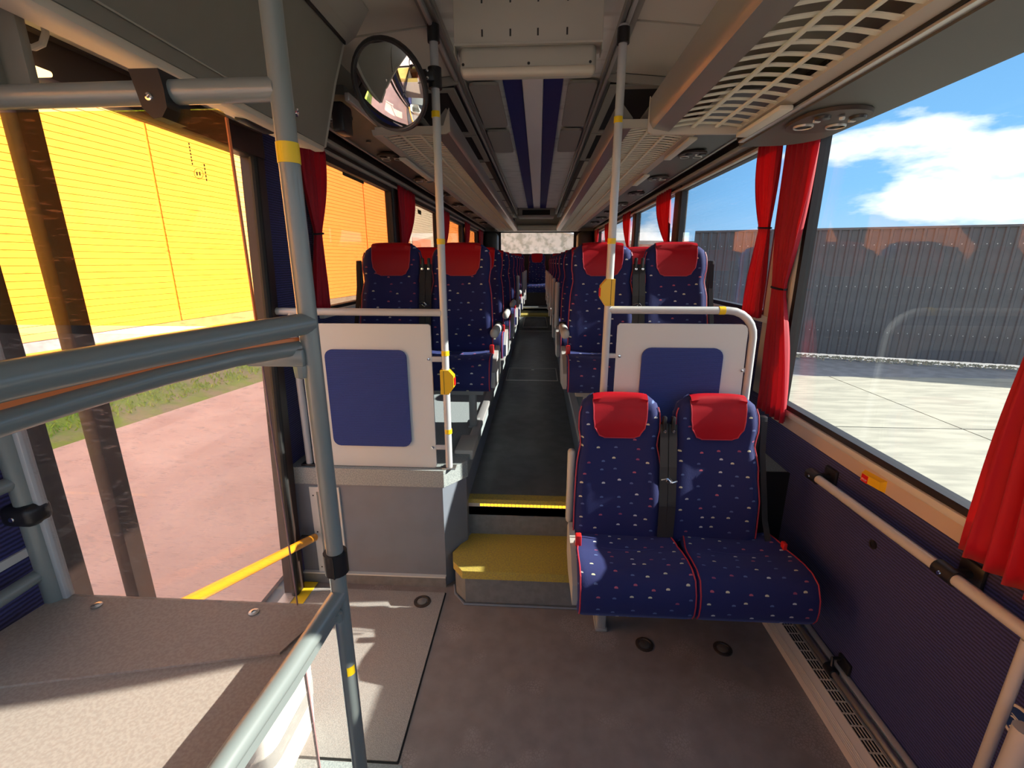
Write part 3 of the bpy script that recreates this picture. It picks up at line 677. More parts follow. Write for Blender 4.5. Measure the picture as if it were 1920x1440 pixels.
def cush_pipe_mb(cx, s):
    return MB().tube([(cx + s * 0.2095 * cush_taper(y), 0.2 + (y - 0.2) * 0.985, 0.37 + (z - 0.37) * 0.97 + (0.014 if z > 0.42 else 0)) for (y, z) in SECT[1:14]], 0.0030, 6)
def belt_mb(pts, w_=0.024, th=0.0015):
    mb = MB()
    P = [Vector(p) for p in pts]
    for a_, b_ in zip(P[:-1], P[1:]):
        d = (b_ - a_).normalized(); s = Vector((1, 0, 0)); n = d.cross(s).normalized() * th
        mb.add([a_ - s * w_ - n, a_ + s * w_ - n, a_ + s * w_ + n, a_ - s * w_ + n, b_ - s * w_ - n, b_ + s * w_ - n, b_ + s * w_ + n, b_ - s * w_ + n],
               [(0, 1, 2, 3), (7, 6, 5, 4), (0, 4, 5, 1), (1, 5, 6, 2), (2, 6, 7, 3), (3, 7, 4, 0)])
    return mb
def double_seat(aisle, arm, shift=0.035):
    """pair of seats on one frame; aisle = +1 / -1: side of the aisle; arm 'up' / 'down'; origin at floor, front edge"""
    root = thing('double_seat', 'x', 'seat', (0, 0, 0))
    sh = aisle * shift; sv = Vector((sh, 0, 0))
    for cx, bx_ in ((-0.218, -0.2 + sh), (0.218, 0.2 + sh)):
        c = part('seat_cushion', cushion_mb(cx), 'seat_cloth', root, ang=60)
        for s in (-1, 1): part('piping', cush_pipe_mb(cx, s), 'piping_red', c)
        part('seam', MB().tube([(cx - 0.11, 0.222, 0.446), (cx - 0.05, 0.214, 0.4445), (cx + 0.05, 0.214, 0.4445), (cx + 0.11, 0.222, 0.446)], 0.0018, 5), 'navy_stripe', c)
        b_ = part('backrest', backrest_mb(bx_), 'seat_cloth', root, ang=60)
        part('headrest', headrest_mb(bx_), 'red_vinyl', b_, ang=60, label='red vinyl headrest panel')
        part('headrest_piping', head_pipe_mb(bx_), 'piping_red', b_)
        for s in (-1, 1): part('piping', back_pipe_mb(bx_, s), 'piping_red', b_)
        part('back_shell', MB().grid(lambda u, v: (bx_ + 0.18 * (2 * u - 1) * (lerp(W_TAB, 0.34 + 0.62 * v) / 0.196), lerp(Y_TAB, 0.34 + 0.62 * v) + lerp(T_TAB, 0.34 + 0.62 * v) + 0.018 - 0.03 * (2 * u - 1) ** 6, 0.34 + 0.62 * v), 10, 12), 'seat_plastic', b_, ang=60)
    a = aisle
    # frame
    f = MB(); f.rbox(-0.38, 0.38, 0.14, 0.18, 0.235, 0.283, 0.006); f.rbox(-0.36, 0.36, 0.30, 0.34, 0.235, 0.283, 0.006)
    part('seat_frame', f, 'seat_metal', root)
    lx = a * 0.30
    part('leg', MB().rbox(lx - 0.02, lx + 0.02, 0.255, 0.31, 0.012, 0.24, 0.006), 'seat_metal', root)
    part('foot', MB().rbox(lx - 0.026, lx + 0.026, 0.25, 0.40, 0.0, 0.014, 0.004), 'seat_metal', root)
    part('wall_bracket', MB().rbox(-a * 0.40, -a * 0.44, 0.14, 0.32, 0.23, 0.29, 0.005) if -a > 0 else MB().rbox(-0.44, -0.40, 0.14, 0.32, 0.23, 0.29, 0.005), 'seat_metal', root)
    # plastic side cover with belt lock
    x0 = a * 0.428; x1 = a * 0.452; lo, hi = min(x0, x1), max(x0, x1)
    part('side_cover', MB().prism([(0.06, 0.30), (0.30, 0.27), (0.40, 0.30), (0.42, 0.42), (0.36, 0.475), (0.20, 0.44), (0.07, 0.38)], 'x', lo, hi), 'seat_plastic', root, ang=30)
    part('belt_lock', MB().rbox(a * 0.420 - 0.012, a * 0.420 + 0.012, 0.215, 0.245, 0.45, 0.50, 0.004), 'buckle_red', root, label='red belt buckle')
    part('belt_lock', MB().rbox(-a * 0.412 - 0.008, -a * 0.412 + 0.008, 0.235, 0.26, 0.44, 0.482, 0.004), 'buckle_red', root, label='red belt buckle')
    # armrest on the aisle side
    ax = a * 0.445
    if arm == 'down':
        p_ = part('armrest', MB().rbox(ax - 0.022, ax + 0.022, 0.10, 0.42, 0.555, 0.605, 0.02, 3), 'seat_plastic', root)
        part('arm_hinge', MB().disc((ax, 0.40, 0.58), (1, 0, 0), [(0.0, -0.02), (0.03, -0.02), (0.03, 0.02), (0, 0.02)], 14), 'black_plastic', p_)
    else:
        part('armrest', MB().rbox(ax - 0.017, ax + 0.017, 0.385, 0.43, 0.45, 0.80, 0.015, 3), 'seat_plastic', root)
    # seat belts between the backs and at the outer side
    for s in (-1, 1):
        bx = s * 0.012
        g = part('belt_guide', MB().rbox(sh + bx - 0.008 + s * 0.006, sh + bx + 0.008 + s * 0.006, 0.372, 0.398, 0.90, 0.965, 0.006, m=None), 'black_plastic', root)
        part('belt_tip', MB().disc((sh + bx + s * 0.006, 0.370, 0.905), (0, -1, 0), [(0.007, 0), (0.007, 0.006), (0, 0.007)], 8), 'chrome', g)
        part('seat_belt', belt_mb([(sh + bx * 1.5, 0.384, 0.93), (sh + bx * 1.5, 0.336, 0.76), (sh + bx * 1.45, 0.298, 0.60), (sh + bx * 1.35, 0.29, 0.46)], 0.0165), 'belt_black', root)
    part('belt_tongue', MB().tube([(sh + -0.032, 0.308, 0.715), (sh + -0.008, 0.305, 0.722), (sh + 0.010, 0.304, 0.705), (sh + 0.032, 0.306, 0.712)], 0.0045, 6).tube([(sh + -0.012, 0.304, 0.712), (sh, 0.302, 0.70), (sh + 0.012, 0.304, 0.712), (sh, 0.304, 0.724)], 0.003, 6, closed=True), 'chrome', root)
    part('belt_retractor', MB().rbox(sh - 0.022, sh + 0.022, 0.33, 0.40, 0.38, 0.455, 0.006), 'black_plastic', root)
    part('back_brace', MB().rbox(sh - 0.026, sh + 0.026, 0.40, 0.425, 0.40, 0.93, 0.006), 'black_plastic', root)
    # outer shoulder belt beside the window
    ox = sh - a * 0.412
    part('seat_belt', belt_mb([(ox, 0.44, 0.93), (ox, 0.42, 0.80), (ox - a * 0.012, 0.34, 0.52), (ox - a * 0.012, 0.28, 0.44)], 0.012), 'belt_black', root)
    part('side_post', MB().rbox(ox - 0.014, ox + 0.014, 0.44, 0.47, 0.40, 0.95, 0.006), 'black_plastic', root)
    return root
rows_txt = ['front row', 'second row', 'third row', 'fourth row', 'fifth row', 'sixth row', 'seventh row', 'eighth row']
XLs, XRs = -0.672, 0.588
protoL = {'down': double_seat(1, 'down'), 'up': None}; protoR = {'down': double_seat(-1, 'down'), 'up': double_seat(-1, 'up')}
protoL['up'] = double_seat(1, 'up')
low = double_seat(-1, 'up', 0.052); low.location = (0.60, 1.42, 0.0)
tag(low, 'lone double seat on the low floor beside the big window, belts hanging between its backs', 'seat', 'double bus seats')
used = set()
def place(proto, key, loc, label):
    if key in used: o = clone(proto, None, loc)
    else: o = proto; o.location = loc; used.add(key)
    tag(o, label, 'seat', 'double bus seats')
for k in range(8):
    y = 2.235 + 0.83 * k
    aL = 'down' if k in (0, 1, 2, 4) else 'up'; aR = 'down' if k == 0 else 'up'
    if k == 0: lab = 'double seat on the raised platform right behind the white partition by the door'
    else: lab = 'double seat in the %s of the building-side seats, counted from the door' % rows_txt[k]
    place(protoL[aL], 'L' + aL, (XLs, y, Z_PLAT), lab)
    if k == 0: lab = 'double seat on the raised platform behind the white partition with the curved rail'
    else: lab = 'double seat in the %s of the fence-side raised seats, counted from the front' % rows_txt[k]
    place(protoR[aR], 'R' + aR, (XRs, y, Z_PLAT), lab)
# rear bench of five
bench = thing('rear_bench', 'five-place back bench under the rear window at the end of the aisle', 'seat', (0, 9.25, 0.72))
src = [c for c in protoL['down'].children if c.name.split('.')[0] in ('seat_cushion', 'backrest') and (c.bound_box[0][0] + c.bound_box[6][0]) < 0.0]
for i in range(5):
    for s_ in src:
        c = clone(s_, bench, (-0.03 + (i - 2) * 0.43 + (0.218 if s_.name.startswith('seat') else 0.161), 0, -0.02))
part('bench_base', MB().box(-1.1, 1.05, 9.40, 9.8, 0.72, 1.0), 'dark_brown', bench, False)

# ================================================================== POLES AND PARTITIONS
def band(root, x, y, z, r, h=0.022, m='yellow_paint'):
    return part('tape_band', MB().disc((x, y, z), (0, 0, 1), [(r, -h / 2), (r + 0.0012, -h / 2), (r + 0.0012, h / 2), (r, h / 2)], 20), m, root, label='yellow tape band')
def clamp(root, x, y, z, r, h=0.05, m='black_plastic'):
    return part('clamp', MB().disc((x, y, z), (0, 0, 1), [(r, -h / 2), (r + 0.007, -h / 2), (r + 0.007, h / 2), (r, h / 2)], 20), m, root)
def stop_box(root, x, y, z, s):
    """yellow stop-request box gripping a pole; s = side of the bevelled nose"""
    o = part('stop_box', MB().prism([(x - s * 0.022, z - 0.055), (x + s * 0.014, z - 0.055), (x + s * 0.036, z - 0.024), (x + s * 0.036, z + 0.028), (x + s * 0.014, z + 0.055), (x - s * 0.022, z + 0.055)][::s], 'y', y - 0.026, y + 0.024), 'yellow_button', root, ang=20, label='yellow stop request box')
    part('button', MB().prism([(y - 0.014, z - 0.016), (y + 0.012, z - 0.016), (y + 0.012, z + 0.018), (y - 0.014, z + 0.018)], 'x', x + s * 0.0355, x + s * 0.040), 'stop_red', o, False)
    part('groove', MB().box(x - s * 0.006 - 0.001, x - s * 0.006 + 0.001, y - 0.0268, y - 0.0255, z - 0.053, z + 0.053), 'print_dark', o, False)
PR = 0.0162
lp = thing('grab_pole', 'pale grey grab pole carrying the round mirror, at the white partition by the door', 'grab pole', (-0.408, 1.95, Z_PLAT), 'floor-to-ceiling grab poles')
part('tube', MB().tube([(-0.408, 1.95, Z_PLAT), (-0.404, 1.95, 2.43)], PR, 16), 'pole_grey', lp)
part('base_flange', MB().rbox(-0.44, -0.376, 1.93, 1.975, Z_PLAT, Z_PLAT + 0.008, 0.003), 'steel', lp)
for z in (2.131, 1.661, 1.191, 0.824): band(lp, -0.406, 1.95, z, PR)
clamp(lp, -0.404, 1.95, 2.40, PR, 0.055)
stop_box(lp, -0.406, 1.95, 1.062, 1)
rp = thing('grab_pole', 'pale grey grab pole with a yellow box, behind the lone front double seat', 'grab pole', (0.297, 1.97, Z_AISLE), 'floor-to-ceiling grab poles')
part('tube', MB().tube([(0.296, 1.97, 0.19), (0.300, 1.97, 2.42)], PR, 16), 'pole_grey', rp)
for z in (2.107, 1.662): band(rp, 0.298, 1.97, z, PR)
clamp(rp, 0.30, 1.97, 2.385, PR, 0.05)
stop_box(rp, 0.297, 1.97, 1.456, -1)

# white partition by the door
t = thing('partition_panel', 'white partition with blue pad and straight grey top rail beside the door', 'partition', (-0.75, 1.95, Z_PLAT), 'white partitions with blue pads')
part('board', MB().prism(rrect(-1.06, -0.467, Z_PLAT + 0.003, 1.318, 0.012), 'y', 1.944, 1.956), 'panel_white', t, ang=25)
part('pad', MB().prism(rrect(-0.948, -0.579, 0.747, 1.204, 0.035), 'y', 1.934, 1.944), 'pad_fabric', t, ang=25, label='blue fabric pad')
part('top_rail', MB().tube([(-0.415, 1.95, 1.368), (-1.165, 1.95, 1.37)], 0.0162, 14), 'pole_grey', t)
part('wall_post', MB().tube([(-1.085, 1.95, Z_PLAT), (-1.085, 1.95, 1.365)], 0.0155, 12), 'pole_grey', t)
part('post_foot', MB().rbox(-1.12, -1.05, 1.93, 1.975, Z_PLAT, Z_PLAT + 0.01, 0.003), 'black_plastic', t)
for z in (1.163, 0.743):
    b_ = part('bracket', MB().rbox(-0.480, -0.420, 1.945, 1.957, z - 0.012, z + 0.012, 0.003), 'pole_grey', t)
    part('screw', MB().disc((-0.481, 1.944, z), (0, -1, 0), [(0.007, 0), (0.006, 0.004), (0, 0.005)], 10), 'chrome', b_)
# white partition behind the low seat
t = thing('partition_panel', 'white partition with blue pad under a curved rail, behind the lone double seat', 'partition', (0.62, 1.97, Z_PLAT), 'white partitions with blue pads')
part('board', MB().prism([(0.343, Z_PLAT - 0.2), (0.905, Z_PLAT - 0.2), (0.890, 1.25)] + [(0.865 + 0.025 * math.cos(R(a)), 1.29 + 0.035 * math.sin(R(a))) for a in (0, 30, 60, 90)] + [(0.353, 1.325), (0.343, 1.315)], 'y', 1.964, 1.976), 'panel_white', t, ang=25)
part('pad', MB().prism(rrect(0.452, 0.796, 0.747, 1.223, 0.04), 'y', 1.954, 1.964), 'pad_fabric', t, ang=25, label='blue fabric pad')
arc = [(0.80 + 0.115 * math.sin(R(a)), 1.97, 1.267 + 0.115 * math.cos(R(a))) for a in range(0, 91, 15)]
part('curved_rail', MB().tube([(0.305, 1.97, 1.382)] + arc + [(0.918, 1.97, 1.0), (0.925, 1.97, 0.0)], 0.0162, 14), 'pole_grey', t)
part('tape_band', MB().disc((0.772, 1.97, 1.382), (1, 0, 0), [(0.0164, -0.013), (0.0175, -0.013), (0.0175, 0.013), (0.0164, 0.013)], 16), 'yellow_paint', t, label='yellow tape band')
for x, z in ((0.345, 1.183), (0.893, 1.126)):
    b_ = part('bracket', MB().rbox(x - 0.04 if x < 0.5 else x - 0.01, x + 0.01 if x < 0.5 else x + 0.02, 1.966, 1.978, z - 0.01, z + 0.01, 0.003), 'pole_grey', t)
    part('screw', MB().disc((x + (0.012 if x < 0.5 else -0.008), 1.963, z), (0, -1, 0), [(0.007, 0), (0.006, 0.004), (0, 0.005)], 10), 'chrome', b_)
# vent in the kick panel
t = thing('kick_vent', 'tall narrow metal vent frame in the grey kick panel beside the door', 'vent', (-1.01, 1.92, 0.05))
f = MB(); f.box(-1.088, -1.055, 1.918, 1.929, 0.05, 0.535); f.box(-0.975, -0.942, 1.918, 1.929, 0.05, 0.535); f.box(-1.055, -0.975, 1.918, 1.929, 0.05, 0.075); f.box(-1.055, -0.975, 1.918, 1.929, 0.510, 0.535)
part('vent_frame', f, 'ledge_white', t, False)
part('insert', MB().box(-1.055, -0.975, 1.925, 1.929, 0.075, 0.51), 'rack_trim', t, False)
for x in (-1.072, -0.958):
    for z in (0.09, 0.29, 0.49): part('screw', MB().disc((x, 1.918, z), (0, -1, 0), [(0.004, 0), (0.003, 0.002), (0, 0.002)], 8), 'black_plastic', t)

# round convex mirror on its clamp
mn = Vector((-0.26, -0.82, -0.50)).normalized(); mc = Vector((-0.548, 1.83, 2.19))
t = thing('round_mirror', 'round convex mirror with black rim hanging from the grab pole', 'mirror', mc)
rm = 0.140; prof = [(rm * k / 10, 0.028 * (1 - (k / 10) ** 2)) for k in range(10, -1, -1)]
part('mirror_glass', MB().disc(mc, mn, prof, 40), 'mirror', t, ang=60)
part('rim', MB().disc(mc, mn, [(rm - 0.004, 0.002), (rm - 0.002, 0.010), (rm + 0.006, 0.010), (rm + 0.010, 0.0), (rm + 0.008, -0.014), (rm - 0.02, -0.03), (0, -0.04)], 40), 'black_plastic', t, ang=40)
part('mount_arm', MB().rbox(-0.47, -0.40, 1.915, 1.945, 2.235, 2.277, 0.008), 'black_plastic', t)
part('mount_clamp', MB().disc((-0.405, 1.95, 2.254), (0, 0, 1), [(0.016, -0.035), (0.026, -0.035), (0.026, 0.035), (0.016, 0.035)], 20), 'black_plastic', t)
for dz in (-0.012, 0.012): part('screw', MB().disc((-0.425, 1.914, 2.256 + dz), (0, -1, 0), [(0.006, 0), (0.005, 0.003), (0, 0.004)], 10), 'chrome', t)

# ================================================================== OVERHEAD
# monitor housing on the ceiling
t = thing('ceiling_cabinet', 'cream sheet-metal housing with slots hanging from the ceiling centre', 'cabinet', (-0.05, 1.85, 2.30))
part('cover', MB().rbox(-0.303, 0.206, 1.80, 1.90, 2.302, 2.455, 0.004), 'ceiling_box', t)
part('cover_flange', MB().box(-0.303, -0.300, 1.795, 1.86, 2.275, 2.304).box(0.203, 0.206, 1.795, 1.86, 2.275, 2.304).box(-0.303, 0.206, 1.794, 1.80, 2.298, 2.304), 'ceiling_box', t, False)
part('tray', MB().rbox(-0.288, 0.190, 1.815, 1.872, 2.212, 2.31, 0.022, 4), 'ceiling_box', t, ang=50)
part('tray_lip', MB().rbox(-0.280, 0.184, 1.803, 1.84, 2.212, 2.238, 0.010, 3), 'overhead_cream', t, ang=50)
for x in (-0.275, -0.045, 0.168): part('screw', MB().disc((x, 1.8145, 2.248), (0, -1, 0), [(0.005, 0), (0.004, 0.0015), (0, 0.0015)], 10), 'black_plastic', t)
for x in (-0.205, -0.108, -0.014, 0.085):
    for z in (2.335, 2.432): part('slot', MB().rbox(x - 0.003, x + 0.003, 1.7985, 1.801, z - 0.011, z + 0.011, 0.001), 'black_plastic', t)

# luggage racks
def rack(label, s, y0, y1, xi, xo, zb, slat_p, beam_h, cat='luggage rack', slat_w=0.020):
    """s = side; xi, xo = |x| of the grille's inner and outer edges; zb = underside height"""
    t = thing('luggage_rack', label, cat, (s * (xi + xo) / 2, y0, zb), 'overhead luggage racks')
    bm_ = [(s * (xi + 0.004), zb - 0.004), (s * (xi - 0.052), zb + 0.006), (s * (xi - 0.066), zb + 0.028), (s * (xi - 0.068), zb + beam_h), (s * (xi - 0.052), zb + beam_h + 0.012), (s * (xi + 0.004), zb + 0.03)]
    part('edge_beam', MB().prism(bm_, 'y', y1 if y1 < y0 else y0, y0 if y1 < y0 else y1), 'rack_tube', t, ang=45)
    a_, b_ = sorted((y0, y1))
    lo, hi = sorted((s * xi, s * xo))
    mid = [s * (xi + (xo - xi) * q) for q in (0.36, 0.70)]
    for x in mid: part('long_bar', MB().rbox(x - 0.007, x + 0.007, a_, b_, zb + 0.006, zb + 0.013, 0.002, 1), 'rack_cream', t)
    n = int((b_ - a_) / slat_p); first = None
    for k in range(n):
        y = b_ - 0.02 - k * slat_p
        if first is None:
            m_ = MB(); arcp = []
            for i in range(7):
                u = i / 6; arcp.append((lo + (hi - lo) * u, zb + 0.002 + 0.012 * math.sin(math.pi * u)))
            m_.prism(arcp + [(x, z + 0.0035) for x, z in reversed(arcp)], 'y', y - slat_w, y)
            first = part('slat', m_, 'rack_cream', t, ang=50); 
        else: inst(first, t, (0, -k * slat_p, 0))
    part('outer_trim', MB().prism([(s * xo, zb + 0.012), (s * xo, zb - 0.004), (s * (xo + 0.035), zb - 0.012), (s * (xo + 0.04), zb + 0.012)], 'y', a_, b_), 'rack_trim', t, ang=30)
    part('end_plate', MB().prism([(s * (xi - 0.07), zb - 0.002), (s * (xi - 0.05), zb - 0.012), (s * (xo + 0.02), zb - 0.014), (s * (xo + 0.02), zb + 0.02), (s * (xi - 0.04), zb + 0.022), (s * (xi - 0.068), zb + beam_h + 0.01)], 'y', y1 if s > 0 and y1 < 2.2 else y0 - 0.012, (y1 if s > 0 and y1 < 2.2 else y0 - 0.012) + 0.012), 'rack_trim', t, ang=30)
    return t
rack('wide luggage rack with open cream slats above the lone double seat', 1, -0.6, 1.815, 0.45, 0.69, 2.03, 0.060, 0.10, slat_w=0.016)
rack('long slatted luggage rack on the building side, starting behind the round mirror', -1, 2.30, 9.3, 0.485, 0.745, 2.16, 0.045, 0.085)
rack('long slatted luggage rack over the fence-side raised seats', 1, 2.25, 9.3, 0.40, 0.68, 2.16, 0.045, 0.085)
# pale lamp covers on the rack trims
for k, (s, x, z, y0, y1, lab) in enumerate(((1, 0.70, 2.012, 1.50, 1.80, 'pale light cover on the trim at the end of the wide rack'), (-1, -0.775, 2.146, 2.75, 3.45, 'greenish pale light cover on the rack trim behind the mirror'),
        (1, 0.715, 2.146, 2.40, 2.85, 'pale light cover on the fence-side rack trim, nearest the front'), (1, 0.715, 2.146, 3.35, 3.75, 'pale light cover on the fence-side rack trim, second from the front'))):
    single('rack_lamp_cover', MB().rbox(x - 0.018, x + 0.022, y0, y1, z - 0.012, z + 0.002, 0.004), 'ceiling_cream', lab, 'lamp cover', 'rack lamp covers')
# service panels along the windows
t = thing('service_console', 'broad grey service panel above the big fence-side window, rounded at its end', 'overhead panel', (0.86, 0.8, 2.0), 'overhead service panels')
end = [(0.752, -0.6), (1.0, -0.6), (1.0, 1.70)] + [(0.86 + 0.14 * math.cos(R(a)), 1.79 + 0.14 * math.sin(R(a))) for a in range(0, 91, 15)] + [(0.752, 1.94)]
part('panel', MB().prism(end, 'z', 2.0, 2.03), 'service_grey', t, ang=30)
part('panel_rim', MB().prism([(x + (0.008 if x > 0.8 else 0), y + (0.012 if y > 1.5 else 0)) for x, y in end], 'z', 2.018, 2.045), 'rack_trim', t, ang=30)
part('track', MB().box(0.732, 0.752, -0.6, 1.90, 2.006, 2.05), 'alu', t, False)
part('track_gap', MB().box(0.726, 0.733, -0.6, 1.90, 2.012, 2.05), 'dark_recess', t, False)
part('upstand', MB().prism([(1.0, 2.03), (1.0, 2.05), (1.165, 2.14), (1.165, 2.12)], 'y', -0.6, 1.9), 'service_grey', t, False)
for s, lab in ((1, 'long grey service panel above the fence-side raised windows'), (-1, 'long dark grey service panel above the building-side windows')):
    y0 = 2.02 if s > 0 else 1.98
    t = thing('service_console', lab, 'overhead panel', (s * 0.92, y0, 2.22), 'overhead service panels')
    part('panel', MB().prism([(s * 0.775 + (0 if s < 0 else -0.04), 2.215), (s * 1.06, 2.235), (s * 1.06, 2.255), (s * 0.775 + (0 if s < 0 else -0.04), 2.25)], 'y', y0, 9.5), 'service_grey', t, False)
    part('panel_rim', MB().prism([(s * 1.06, 2.228), (s * 1.075, 2.228), (s * 1.075, 2.28), (s * 1.06, 2.28)], 'y', y0, 9.5), 'rack_trim', t, False)
    part('track', MB().rbox(min(s * 0.755, s * 0.775) - (0.04 if s > 0 else 0), max(s * 0.755, s * 0.775) - (0.04 if s > 0 else 0), y0, 9.4, 2.195, 2.225, 0.004), 'alu', t)
    part('upper_wall', MB().prism([(s * 1.075, 2.30), (s * 1.165, 2.27), (s * 1.165, 2.29), (s * 1.075, 2.32)], 'y', y0, 9.5), 'dark_brown', t, False)
def service_unit(x, y, z, label, scale=1.0):
    t = thing('service_unit', label, 'reading light unit', (x, y, z), 'reading light and air vent units')
    part('plate', MB().prism([(x + p[0] * scale, y + p[1] * scale) for p in rrect(-0.075, 0.075, -0.10, 0.10, 0.07)], 'z', z - 0.007, z + 0.004), 'dark_brown', t, ang=30)
    for sx_ in (-0.038, 0.040):
        v_ = part('vent_ring', MB().disc((x + sx_ * scale, y + 0.030 * scale, z - 0.006), (0, 0, -1), [(0.0245, 0.004), (0.0250, 0.007), (0.0275, 0.0065), (0.028, 0.0)], 18), 'alu', t)
        part('vent_louvre', MB().disc((x + sx_ * scale, y + 0.030 * scale, z - 0.006), (0, 0, -1), [(0.0255, 0.004), (0.016, 0.002), (0.010, 0.005), (0, 0.005)], 14), 'dark_recess', v_)
    for sx_ in (-0.035, 0.045):
        part('lamp', MB().disc((x + sx_ * scale, y - 0.045 * scale, z - 0.006), (0, 0, -1), [(0.022, 0.0), (0.020, 0.008), (0.010, 0.010), (0, 0.010)], 14), 'black_plastic', t)
        part('switch', MB().rbox(x + sx_ * scale - 0.016, x + sx_ * scale + 0.002, y - 0.038 * scale, y - 0.028 * scale, z - 0.018, z - 0.010, 0.002), 'ledge_white', t)
    part('call_button', MB().disc((x + 0.004, y - 0.055 * scale, z - 0.012), (0, 0, -1), [(0.008, 0), (0.007, 0.006), (0, 0.007)], 10), 'ledge_white', t)
    return t
service_unit(0.865, 1.585, 1.995, 'large reading light and twin vent unit over the big fence-side window', 1.25)
su = service_unit(0.93, 3.10, 2.214, 'reading light and vent unit over the front row of fence-side raised seats')
for k in range(1, 7): clone(su, None, (0.93, 3.10 + 0.83 * k, 2.218), 'reading light and vent unit over the %s of fence-side raised seats' % rows_txt[k])
sl = service_unit(-0.93, 2.22, 2.212, 'reading light and vent unit just behind the round mirror')
for k in range(1, 8): clone(sl, None, (-0.93, 2.22 + 0.83 * k, 2.212), 'reading light and vent unit over the %s of building-side seats' % rows_txt[k])
single('panel_knob', MB().disc((-0.95, 2.72, 2.224), (0, 0, -1), [(0.014, 0), (0.012, 0.006), (0, 0.007)], 12), 'black_plastic', 'small black round valve on the building-side service panel', 'knob')  # ventilation knob on the service panel
single('panel_sticker', MB().box(0.87, 0.96, 4.62, 4.68, 2.226, 2.229), 'print_pale', 'small pale pink sticker on the fence-side service panel', 'sticker', smooth=False)

# overhead cabinet over the door
t = thing('overhead_cabinet', 'large dark grey overhead cabinet with rounded corners above the side door', 'cabinet', (-0.9, 0.6, 2.0))
sec = [(-0.81, 1.985), (-0.795, 1.992), (-0.735, 2.20), (-0.695, 2.31), (-0.67, 2.34), (-0.67, 2.42), (-1.165, 2.42), (-1.165, 2.09), (-0.99, 2.065), (-0.90, 2.0)]
part('body', MB().prism(sec, 'y', -0.9, 1.80), 'overhead_grey', t, ang=30)
part('underside', MB().prism([(-0.815, 1.982), (-0.90, 1.996), (-1.0, 2.062), (-1.12, 2.085), (-1.12, 2.079), (-1.0, 2.055), (-0.90, 1.988), (-0.815, 1.974)], 'y', -0.9, 1.785), 'overhead_cream', t, ang=40)
part('lower_trim', MB().rbox(-0.835, -0.795, -0.9, 1.80, 1.972, 1.992, 0.006), 'overhead_cream', t)
slope = Matrix.Translation((-0.7965, 0, 1.99)) @ Matrix.Rotation(math.atan2(0.06, 0.21), 4, 'Y')
cdm = MB().prism(rrect(0.15, 1.41, 0.035, 0.30, 0.02), 'x', 0.0, 0.006); cdm.v = [tuple(slope @ Vector(v)) for v in cdm.v]
part('cabinet_door', cdm, 'overhead_grey', t, ang=30)
part('door_edge', MB().tube([slope @ Vector((0.006, y, z)) for y, z in rrect(0.15, 1.41, 0.035, 0.30, 0.02)], 0.0025, 5, closed=True), 'ceiling_grey', t)
part('top_rail', MB().prism([(-0.69, 2.318), (-0.655, 2.34), (-0.60, 2.42), (-0.62, 2.43), (-0.675, 2.35)], 'y', -0.9, 1.82), 'ceiling_grey', t, ang=20)
part('rail_gap', MB().box(-0.688, -0.683, -0.9, 1.80, 2.312, 2.322), 'dark_recess', t, False)
part('end_cap', MB().prism([(x, z) for x, z in sec], 'y', 1.80, 1.815), 'ceiling_box', t, ang=30)
for y0, y1 in ((1.13, 1.25), (1.42, 1.57)):
    part('finger_slot', MB().rbox(-0.888, -0.852, y0, y1, 1.975, 1.99, 0.006), 'black_plastic', t)
part('dome_button', MB().disc((-0.955, 1.21, 2.03), (0.3, 0, -1), [(0.035, 0), (0.034, 0.012), (0.025, 0.018), (0, 0.02)], 18), 'overhead_cream', t)
part('green_mark', MB().box(-0.7745, -0.7725, 1.575, 1.60, 2.072, 2.10), 'green_sticker', t, False, label='small green sticker')
part('lock', MB().disc((-0.785, 1.587, 2.043), (1, 0, -0.25), [(0.012, -0.002), (0.012, 0.006), (0.006, 0.008), (0, 0.006)], 14), 'chrome', t)
# grey bracket and cable in the top corner by the door
t = thing('door_bracket', 'flat grey bracket plate hanging above the door in the top corner', 'bracket', (-0.95, 0.9, 1.9))
part('plate', MB().rbox(-0.985, -0.925, 0.885, 0.905, 1.865, 2.06, 0.006), 'overhead_grey', t)
part('plate_lip', MB().rbox(-0.985, -0.97, 0.865, 0.905, 1.865, 2.06, 0.004), 'overhead_grey', t)
t = thing('cable', 'short looped grey cable under the overhead cabinet', 'cable', (-0.99, 1.0, 2.06))
part('cord', MB().tube([(-0.988, 1.0, 2.07), (-0.986, 1.0, 2.045), (-0.988, 1.0, 2.02), (-1.0, 1.0, 2.002), (-1.02, 1.0, 1.996), (-1.04, 1.0, 2.0)], 0.006, 8), 'overhead_cream', t)
part('plug', MB().disc((-0.988, 1.0, 2.05), (0, 0, 1), [(0.014, 0), (0.014, 0.004), (0.010, 0.006), (0.010, 0.012), (0.013, 0.014), (0.013, 0.02), (0, 0.02)], 12), 'steel', t)
single('roof_lamp', MB().rbox(-1.15, -1.11, 1.02, 1.12, 1.985, 1.998, 0.005), 'lamp_warm', 'small glowing amber lamp above the door', 'lamp')
single('driver_display', MB().rbox(-0.84, -0.79, 1.99, 2.09, 2.09, 2.20, 0.01), 'black_plastic', 'small black box mounted behind the overhead cabinet', 'box')
# coat hook on the far rack
single('rack_hook', MB().tube([(-0.44, 8.3, 2.30), (-0.435, 8.3, 2.24), (-0.45, 8.3, 2.20), (-0.47, 8.3, 2.19)], 0.014, 8), 'black_plastic', 'black hook hanging at the far end of the building-side rack', 'hook')

